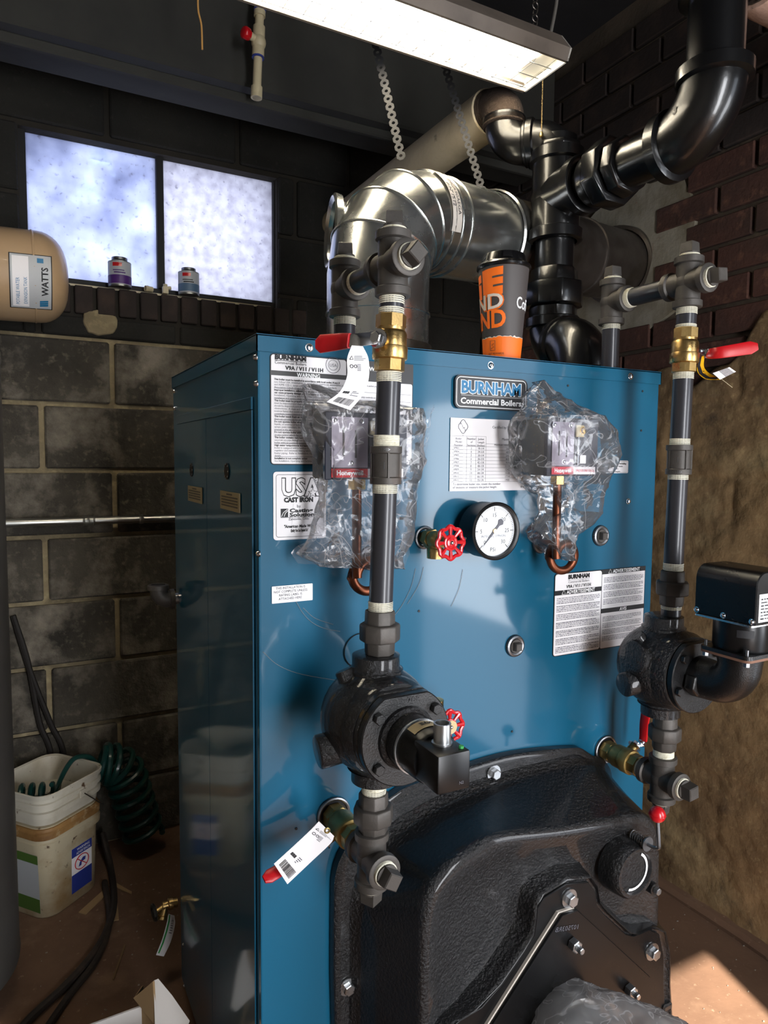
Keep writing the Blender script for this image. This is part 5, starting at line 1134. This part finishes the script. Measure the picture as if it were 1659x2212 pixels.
# ================================================================== left side of the room
# expansion tank
ec = at(60, 595, y=1.19); R = .121; ex1 = at(147, 600, y=1.19).x
t = thing('expansion_tank', (ex1-.25, 1.19, ec.z-R), 'beige steel expansion tank with blue and white label before the window', 'tank')
pr = [(-.52, .02), (-.50, .09), (-.45, R), (-.09, R), (-.088, R+.0015), (-.085, R+.0015), (-.083, R)]+[(-.075+.075*math.sin(a), R*math.cos(a)**.7 if a < 1.5 else .01) for a in [math.pi/2*i/9 for i in range(0, 10)]]
mesh().lathe((ex1, 1.19, ec.z), (1, 0, .03), pr, 48).build('shell', 'cream', t)
mesh().cyl((ex1-.47, 1.19, ec.z-.014), (ex1-.62, 1.19, ec.z-.018), .011, 12).build('nipple', 'brassd', t)
mesh().cyl((ex1-.62, 1.19, ec.z-.03), (ex1-.62, 1.19, ZC-.001), .011, 12).build('supply_pipe', 'copper', t)
for xh in (.30, .42):
    b = mesh(); b.lathe((ex1-xh-.012, 1.19, ec.z-.03*xh), X, [(0, R+.0005), (0, R+.002), (.024, R+.002), (.024, R+.0005)], 40, cap=False); b.bx(ex1-xh-.010, ex1-xh+.010, 1.188, 1.191, ec.z+R-.004, ZC-.001); b.build('hanger_band', 'strapsteel', t)
view = (CAM-V((ex1-.1, 1.19, ec.z))); a0 = math.atan2(view.z, -view.y)   # angle in the y-z plane, 0 = towards -y
def tf(s, h, o=.0012): a = a0-.12+s; return V((ex1+h, 1.19-(R+o)*math.cos(a), ec.z+.03*h+(R+o)*math.sin(a)))
def tpatch(h0, h1, s0, s1, m, nm, o, par):
    k = 12; b = mesh(); b.add([tf(s0+(s1-s0)*i/k, h, o) for i in range(k+1) for h in (h0, h1)], [(2*i, 2*i+1, 2*i+3, 2*i+2) for i in range(k)]); return b.build(nm, m, par)
lb = tpatch(-.145, -.045, -.60, .60, 'ink', 'tank_label', .0012, t); tpatch(-.1425, -.0475, -.58, .58, 'cangrey', 'label_face', .0016, lb); tpatch(-.138, -.100, -.54, .54, 'white', 'label_column', .0018, lb)
txt('POTABLE WATER', .012, 'plateblue', lb, (0, 0, 0), X, U, fn=lambda x, y: tf(-.20+x/R, -.122-y, .0022), width=.070); txt('EXPANSION TANK', .012, 'plateblue', lb, (0, 0, 0), X, U, fn=lambda x, y: tf(-.18+x/R, -.104-y, .0022), width=.070)
txt('WATTS', .022, 'ink', lb, (0, 0, 0), X, U, fn=lambda x, y: tf(.04+x/R, -.055-y, .0022), bold=.0006, width=.072)
b = mesh()
for i in range(3): b.add([tf(-.52+.05*i, -.075, .0022), tf(-.48+.05*i, -.075, .0022), tf(-.46+.05*i, -.055, .0022), tf(-.50+.05*i, -.055, .0022)], [(0, 1, 2, 3)])
b.add([tf(.42, -.080, .0022), tf(.52, -.080, .0022), tf(.52, -.065, .0022), tf(.42, -.065, .0022)], [(0, 1, 2, 3)]); b.build('label_mark', 'plateblue', lb)
# water heater
hc = V((-.563, .82, 0)); HR = .225
t = thing('water_heater', hc, 'tall grey cylindrical water heater cut off by the left photo edge', 'water heater')
mesh().lathe(hc+U*.075, U, [(0, HR-.02), (.006, HR), (.02, HR+.002), (.024, HR), (1.39, HR), (1.40, HR+.002), (1.42, HR), (1.43, HR-.02)], 64).build('shell', 'heater', t)
for a in (.3, 2.4, 4.5): mesh().cyl(hc+V((.17*math.cos(a), .17*math.sin(a), 0)), hc+V((.17*math.cos(a), .17*math.sin(a), .08)), .018, 12).build('leg', 'galvold', t)
a0_ = math.atan2(CAM.y-hc.y, CAM.x-hc.x)+.9
k = 8; mesh().add([hc+V(((HR+.001)*math.cos(a0_-.52+.06*i), (HR+.001)*math.sin(a0_-.52+.06*i), z)) for i in range(k+1) for z in (1.04, 1.25)], [(2*i, 2*i+1, 2*i+3, 2*i+2) for i in range(k)]).build('energy_label', 'yellow', t)
screw(t, hc+V((HR*math.cos(a0_-.1), HR*math.sin(a0_-.1), 1.47)), (math.cos(a0_), math.sin(a0_), 0), .004)
# galvanized conduit on the back wall
z0 = at(20, 1130, y=1.325).z; z1 = at(380, 1121, y=1.325).z
t = thing('wall_pipe', (-.2, 1.325, z0-.02), 'horizontal galvanized pipe with couplings along the block wall', 'pipe'); xa = at(22, 1130, y=1.325).x
mesh().cyl((XL+.02, 1.325, z0), (.75, 1.325, z0), .0125, 20).build('pipe', 'conduit', t)
for u_, l_ in ((192, .035), (305, .014)):
    x = at(u_, 1126, y=1.325).x; mesh().lathe((x-l_/2, 1.325, z0), X, [(0, .0145), (.004, .0158), (.006, .0145), (l_/2-.002, .0150), (l_/2, .0160), (l_/2+.002, .0150), (l_-.006, .0145), (l_-.004, .0158), (l_, .0145)], 24).build('coupling', 'conduit', t)
for x in (-.5, .3): mesh().bx(x-.01, x+.01, 1.325, 1.357, z0-.018, z0+.018).build('strap', 'galvold', t)
# black iron elbow sticking out of the boiler's left side
p = at(352, 1275, x=-.034)
p = V((-.046, at(352, 1275, x=-.036).y, 0)); p.z = at(372, 1287, x=-.01).z
t = thing('pipe_elbow', (p.x, p.y, p.z-.03), 'open black iron pipe elbow jutting from the left side of the boiler', 'pipe fitting')
mesh().cyl((-.004, p.y, p.z), (-.03, p.y, p.z), .0125, 16).build('nipple', 'zinc', t)
pts = bend_tube((p.x, p.y, p.z), (-1, 0, 0), U, .024, .014, 8); b = mesh(); b.tube(pts, .0185, 20)
b.lathe(pts[0]+V((.010, 0, 0)), (-1, 0, 0), [(0, .0185), (.001, .0222), (.010, .0222), (.011, .0185)], 24); b.lathe(pts[-1]+U*.010, D_, [(0, .0150), (0, .0210), (.001, .0225), (.010, .0225), (.011, .0185)], 24, cap=False); b.build('elbow', 'iron', t)
mesh().lathe(pts[-1]+U*.008, U, [(0, .0152), (.0005, .0152)], 20).build('bore', 'ink', t)
# drain cock low on the boiler's left side with its tag
p = at(383, 1948, x=-.004); t = thing('drain_cock', (-.03, p.y, p.z-.02), 'small brass drain cock with black handwheel low on the boiler side', 'valve')
b = mesh(); b.lathe(p, (-1, 0, 0), [(0, .011), (.010, .011), (.011, .014), (.020, .014), (.022, .010), (.034, .010)], 14); b.lathe(p+V((-.028, 0, 0)), (-.3, -.2, -.9), [(0, .009), (.020, .009), (.021, .012), (.028, .012)], 14); b.cyl(p+V((-.03, 0, 0)), p+V((-.052, -.006, -.006)), .005, 10); b.build('body', 'brass', t)
b = mesh(); wc = p+V((-.054, -.006, -.006)); b.torus(wc, (-1, -.1, -.1), .016, .0045, 18, 8); b.tube([wc+V((0, -.014, 0)), wc+V((0, .014, 0))], .003, 6); b.tube([wc+V((0, 0, -.014)), wc+V((0, 0, .014))], .003, 6); b.sphere(wc, .006); b.build('handwheel', 'knobdark', t)
ty = p.y-.005
tt, pt, qd = hang_tag('hang_tag', [(364, 1974, ty), (360, 1995, ty), (350, 2030, ty), (337, 2063, ty)], [(377, 1978, ty), (378, 1998, ty), (369, 2034, ty), (354, 2066, ty)], 'narrow white paper tag with green stripe hanging from the drain cock')
qd('stripe', [(.12, .30, .02, .95)], 'green'); qd('fine_print', [(.5, .8, .2+.05*i, .215+.05*i) for i in range(7)], 'inkgrey'); txt('3/4"', .010, 'ink', tt, (0, 0, 0), X, Z, fn=lambda x, y: pt(.62+y*20, .16+x*10))
# cans on the sill and two small white fittings
def can(uv, h, r, label, m1, m2, nm='primer_can'):
    p = at(*uv, y=1.352); p.z = 1.787; t = thing(nm, p, label, 'can')
    mesh().lathe(p, U, [(0, r-.001), (.001, r+.001), (.004, r+.001), (.005, r), (h*.80, r), (h*.805, r+.001), (h*.82, r+.001), (h*.83, r-.002), (h*.90, r*.66), (h*.91, r*.62)], 32).build('tin', 'tin', t)
    mesh().lathe(p+U*h*.895, U, [(0, r*.64), (.001, r*.70), (h*.09, r*.70), (h*.10, r*.64)], 28).build('cap', 'steel', t)
    mesh().lathe(p+U*.006, U, [(0, r+.0006), (h*.77, r+.0006)], 32, cap=False).build('label_wrap', m1, t)
    mesh().lathe(p+U*(.008 if m2 == 'purple' else .01), U, [(0, r+.0010), (h*.28, r+.0010)], 32, cap=False).build('label_band', m2, t)
    a = math.atan2(CAM.y-p.y, CAM.x-p.x); k = 5
    def cf_(s, z): return p+V(((r+.0012)*math.cos(a+s), (r+.0012)*math.sin(a+s), z))
    mesh().add([cf_(-.6+.16*i, z) for i in range(k+1) for z in (h*.64, h*.76)], [(2*i, 2*i+1, 2*i+3, 2*i+2) for i in range(k)]).build('label_logo', 'red', t)
    mesh().add([cf_(-.6+.2*i, z) for i in range(k+1) for z in (h*.50, h*.53)]+[cf_(-.5+.2*i, z) for i in range(k+1) for z in (h*.42, h*.46)], [(2*i, 2*i+1, 2*i+3, 2*i+2) for i in range(k)]+[(2*i+12, 2*i+13, 2*i+15, 2*i+14) for i in range(k)]).build('label_text', 'ink' if m2 != 'purple' else 'purple', t)
can((259, 607), .092, .0335, 'purple banded primer can on the window sill', 'cangrey', 'purple'); can((408, 628), .088, .0325, 'blue banded cement can on the window sill right of the mullion', 'cangrey', 'canblue', 'cement_can')
p = at(322, 612, y=1.352); p.z = 1.786; b = mesh(); b.lathe(p+V((-.012, 0, .010)), (1, .3, 0), [(0, .0085), (.008, .0100), (.012, .0085), (.024, .0085), (.024, .006), (.002, .006)], 20, cap=False); tag(b.build('pipe_coupling', 'cpvc', None), 'small cream plastic coupling lying on the window sill', 'pipe fitting')
p = at(357, 612, y=1.352); p.z = 1.786; b = mesh(); b.box(p+U*.011, (.018, .016, .022)); b.cyl(p+U*.011, p+U*.030, .007, 12); b.cyl(p+V((.005, 0, .018)), p+V((.018, 0, .020)), .006, 12); tag(b.build('plastic_fitting', 'cpvc', None, bevel=.001), 'small upright cream plastic fitting on the sill below the mullion', 'pipe fitting')
# CPVC drop with red valve, wires at the ceiling
cy = .88; a, c_ = at(563, -20, y=cy), at(554, 212, y=cy)
t = thing('drain_pipe', (c_.x, cy, c_.z), 'cream plastic pipe with red handled valve hanging from the dark ceiling', 'pipe')
ax = (a-c_).normalized(); Lq = lambda v: at(563-(v+20)*9/232, v, y=cy)
mesh().cyl(c_, c_+ax*((ZC-c_.z)/ax.z), .0115, 16).build('pipe', 'cpvc', t)
for v0, v1, r in ((188, 212, .0150), (100, 124, .0160), (58, 82, .0160), (18, 36, .0150)): mesh().cyl(Lq(v1), Lq(v0), r, 18).build('socket', 'cpvc', t)
mesh().sphere(Lq(92), .0195, ax, k=1.15).build('valve_body', 'cpvc', t)
for v in (124, 22): mesh().cyl(Lq(v+2), Lq(v-1), .0163, 18).build('primer_ring', 'bluelabel', t)
p = Lq(88); b = mesh(); b.cyl(p, p+V((-.030, -.012, 0)), .010, 14); b.build('valve_stem', 'cpvc', t); mesh().lathe(p+V((-.028, -.011, 0)), (-.93, -.37, 0), [(0, .008), (.002, .0155), (.018, .0165), (.022, .012)], 8).build('valve_knob', 'red', t, bevel=.002)
tag(mesh().tube(curve([at(428, -30, y=.7), at(428, 20, y=.7), at(435, 55, y=.7), at(437, 107, y=.7)], 6), .0022, 6).build('hanging_wire', 'wirecopper', None), 'bare copper wire end dangling from the ceiling', 'wire')
w0 = bpy.data.objects['hanging_wire']
b = mesh(); b.tube([at(428, -30, y=.7), at(426, -30, y=.7)+U*(ZC-at(428, -30, y=.7).z)], .0022, 6); b.build('wire_run', 'wirecopper', w0)
# bucket pair, rotated square tubs one inside the other
bk = V((-.262, 1.160, 0)); ang = math.atan2(.1405, .171); Rz = Matrix.Rotation(ang, 3, 'Z')
def tub(h0, h1, s0, s1, rc=.045):
    def lp(h, s): return [bk+Rz @ V((p.x, p.z, 0))+U*h for p in rrect(-s, s, -s, s, rc, 0, 6)]
    return lp
def tubmesh(prof): lp = tub(0, 0, 0, 0); return mesh().loft([lp(h, s) for h, s in prof], True, True)
S = .104
t = thing('bucket', bk, 'dirty square plastic bucket with warning label by the block wall', 'bucket')
tubmesh([(0, S*.90), (.004, S*.93), (.20, S*.985), (.262, S*.99), (.266, S*.90), (.262, S*.86), (.02, S*.85)]).build('tub', 'bucketold', t, angle=50)
for z_ in (.198, .228): tubmesh([(z_, S*.99), (z_+.002, S*1.055), (z_+.020, S*1.06), (z_+.023, S*1.03), (z_+.030, S*1.02), (z_+.031, S*.98)]).build('rim_band', 'bucketstain' if z_ > .2 else 'bucketold', t, angle=40)
f0 = Rz @ V((0, -1, 0)); f1 = Rz @ V((1, 0, 0))
def bside(a, h, o=.0008): return bk+f0*(S*.93+(S*.055)*h/.2+o)+f1*a+U*h       # camera-side face
lb = mesh().add([bside(a, h) for a, h in ((-.014, .030), (.058, .030), (.058, .162), (-.014, .162))], [(0, 1, 2, 3)]).build('warning_label', 'white', t)
for h0_, h1_ in ((.030, .084), (.135, .162)): mesh().add([bside(a, h, .0012) for a, h in ((-.014, h0_), (.058, h0_), (.058, h1_), (-.014, h1_))], [(0, 1, 2, 3)]).build('label_block', 'bluelabel', lb)
cq = .110; b = mesh(); b.tube([bside(.022+.024*math.cos(a), cq+.021*math.sin(a), .0014) for a in [6.2832*i/24 for i in range(25)]], .0013, 5); b.tube([bside(.022-.017, cq+.015, .0014), bside(.022+.017, cq-.015, .0014)], .0013, 5); b.build('prohibition_sign', 'red', lb)
b = mesh(); b.add([bside(.022+x, cq+z, .0013) for x, z in ((-.012, -.011), (-.002, -.011), (.0, -.001), (.012, .0), (.014, .009), (.004, .011), (-.004, .004), (-.008, .0))], [tuple(range(8))]); b.build('pictogram', 'bluelabel', lb)
txt('WARNING', .010, 'whiteprint', lb, (0, 0, 0), X, Z, fn=lambda x, y: bside(.027+x, .150+y, .0016), width=.045); txt('ADVERTENCIA', .010, 'whiteprint', lb, (0, 0, 0), X, Z, fn=lambda x, y: bside(.027+x, .139+y, .0016), width=.05)
g0 = -f1
def bleft(a, h, o=.0008): return bk+g0*(S*.93+(S*.055)*h/.2+o)+f0*a+U*h
l2 = mesh().add([bleft(a, h) for a, h in ((-.07, .02), (.075, .02), (.075, .185), (-.07, .185))], [(0, 1, 2, 3)]).build('product_label', 'cangrey', t)
for h0_, h1_ in ((.02, .06), (.160, .185)): mesh().add([bleft(a, h, .0012) for a, h in ((-.07, h0_), (.075, h0_), (.075, h1_), (-.07, h1_))], [(0, 1, 2, 3)]).build('label_block', 'grass', l2)
t2 = thing('bucket', bk+U*.2668, 'cleaner cream bucket nested in the upper part of the dirty one', 'bucket')
tubmesh([(.2672, S*.97), (.269, S*1.0), (.290, S*1.02), (.292, S*1.075), (.306, S*1.08), (.308, S*1.03), (.318, S*1.03), (.320, S*1.09), (.331, S*1.09), (.333, S*1.05), (.342, S*1.05), (.345, S*1.10), (.356, S*1.11), (.358, S*1.09), (.355, S*1.03), (.285, S*.97), (.285, S*.2)]).build('tub', 'bucket', t2, angle=50)
hp = bk+f0*(S*1.08)+f1*.02+U*.315; mesh().box(hp, (.026, .012, .022), Matrix.Rotation(ang, 3, 'Z')).build('handle_lug', 'bucket', t2, bevel=.002)
hw_ = mesh().tube(curve([hp+f0*.008, hp+f0*.012+f1*.03-U*.03, hp+f0*.012+f1*.055-U*.055, hp+f1*.085+f0*-.01-U*.075], 5), .0016, 6).build('bail', 'galvold', t2)
# coiled green hose
def coil(c_pts, R_, turns, r, x_hint=V((0, 0, 1)), flat=1.):
    cp = curve(c_pts, 40); n = turns*18; o = []
    for i in range(n+1):
        f = i/n*(len(cp)-1); k = min(int(f), len(cp)-2); p = cp[k].lerp(cp[k+1], f-k); d = (cp[k+1]-cp[k]).normalized(); x_ = d.cross(V((.3, .9, .1))).normalized(); y_ = d.cross(x_); a = 2*math.pi*turns*i/n
        RR = R_[0]+(R_[1]-R_[0])*i/n if isinstance(R_, tuple) else R_; o.append(p+x_*(RR*math.cos(a))+y_*(RR*flat*math.sin(a)))
    return o
h1 = coil([V((-.12, 1.235, .33)), V((-.055, 1.235, .30)), V((-.02, 1.24, .19)), V((.012, 1.245, .055))], .056, 10, .0075)
t = thing('coil_hose', (0, 1.2, 0), 'dark green coiled hose spilling over the bucket rim to the floor', 'hose')
mesh().tube([V((p.x, min(p.y, 1.345), max(p.z, .009))) for p in h1], .0092, 8).build('coil', 'hose', t)
h2 = coil([bk+V((-.09, -.02, .318)), bk+V((.01, -.055, .318))], .030, 4, .007)
mesh().tube(h2, .0065, 8).build('coil', 'hose', t)
mesh().tube(curve([bk+V((.02, .0, .30)), bk+V((.045, .02, .345)), bk+V((.075, .04, .372)), bk+V((.115, .06, .36)), bk+V((.14, .06, .33))], 6), .0072, 8).build('hose_end', 'hose', t)
# dark cables leaning on the wall
for i, (pts_) in enumerate(([(28, 1330), (60, 1430), (85, 1560), (112, 1640)], [(28, 1330), (65, 1450), (108, 1560), (140, 1640)])):
    o = mesh().tube(curve([at(u, v, y=1.345) for u, v in pts_]+[V((at(pts_[-1][0]+10, 1700, y=1.345).x, 1.34, .012))], 6), .0085, 8).build('wall_cable', 'cable', None)
    tag(o, ('dark cable running down the block wall, nearer the water heater', 'dark cable running down the block wall, farther from the water heater')[i], 'cable', 'cables on the block wall')
# rubber hoses across the floor
for i, (pl_, r) in enumerate((([(222, 1800, .08), (240, 1880, .012), (245, 1960, .012), (215, 2040, .012), (150, 2120, .012), (60, 2205, .012), (20, 2260, .012)], .0095), ([(226, 1905, .012), (236, 1990, .010), (210, 2070, .010), (150, 2150, .010), (95, 2230, .010)], .0085))):
    o = mesh().tube([V((p.x, p.y, max(p.z, r))) for p in curve([at(u, v, z=z) for u, v, z in pl_], 8)], r, 8).build('floor_hose', 'rubber', None)
    tag(o, ('longer brown rubber hose curving from the bucket across the floor', 'shorter brown rubber hose lying inside the longer one')[i], 'hose')
# scraps
def scrap(uvs, m, lab, nm, cat, h=.003):
    return tag(mesh().prism([at(u, v, z=.0012) for u, v in uvs], (0, 0, h)).build(nm, m, None), lab, cat)
scrap([(170, 1972), (228, 1920), (232, 1932), (185, 1976)], 'card', 'flat cardboard strip sticking out below the bucket', 'card_scrap', 'cardboard'); scrap([(244, 1922), (252, 1930), (257, 1988), (241, 1990)], 'card', 'narrow cardboard scrap beside the rubber hose', 'card_scrap', 'cardboard')
scrap([(250, 1908), (285, 1928), (284, 1932), (248, 1916)], 'card', 'thin pale splinter on the floor right of the bucket', 'wood_scrap', 'scrap'); scrap([(268, 2042), (272, 2043), (246, 2118), (243, 2116)], 'woodscrap', 'long thin stick on the floor left of the paper tag', 'wood_scrap', 'scrap')
rs_ = random.Random(9); chips = mesh()
for i in range(80):
    u, v = (rs_.uniform(60, 395), rs_.uniform(1850, 2210)) if i < 55 else (rs_.uniform(1440, 1655), rs_.uniform(1960, 2210)); p = at(u, v, z=0); s = rs_.uniform(.001, .0035)
    chips.prism([p+V((s*math.cos(a+i), s*math.sin(a+i)*.7, .0003)) for a in (0, 1.3, 2.9, 4.4)], (0, 0, .0012))
tag(chips.build('floor_chips', 'litter', None, flat=True), 'tiny pale chips scattered over the brown floor', 'debris', kind='stuff')
# open carton at the bottom edge
ca_ = at(290, 2165, z=.12); t = thing('cardboard_box', (-.17, .36, 0), 'open cardboard carton with white flaps at the bottom left', 'box')
def quad3(pts_, nm, m, th_=.004): n_ = (pts_[1]-pts_[0]).cross(pts_[2]-pts_[0]).normalized(); mesh().prism(pts_, n_*th_).build(nm, m, t)
A, B_, C_ = at(308, 2170, z=.16), at(150, 2225, z=.16), at(420, 2260, z=.16)
quad3([A, at(100, 2246, z=.16), V((at(100, 2246, z=.16).x, at(100, 2246, z=.16).y, 0.001)), V((A.x, A.y, .001))], 'box_wall', 'cardwhite')
quad3([A, at(306, 2150, z=.16)+U*.02, at(288, 2156, z=.19), at(330, 2120, z=.22), at(335, 2215, z=.16)], 'box_flap', 'card'); quad3([at(332, 2118, z=.22), at(342, 2114, z=.22), at(372, 2150, z=.20), at(410, 2205, z=.17), at(402, 2225, z=.16), at(335, 2222, z=.16)], 'box_flap', 'cardwhite', .005)
quad3([A, V((A.x, A.y, .001)), V((C_.x, C_.y, .001)), C_], 'box_wall', 'card')
G_ = at(100, 2246, z=.16); H_ = G_+(C_-A); fl0 = lambda p: V((p.x, p.y, .001))
quad3([G_, fl0(G_), fl0(H_), H_], 'box_wall', 'card'); quad3([C_, fl0(C_), fl0(H_), H_], 'box_wall', 'card'); quad3([fl0(A), fl0(G_), fl0(H_), fl0(C_)], 'box_base', 'card')
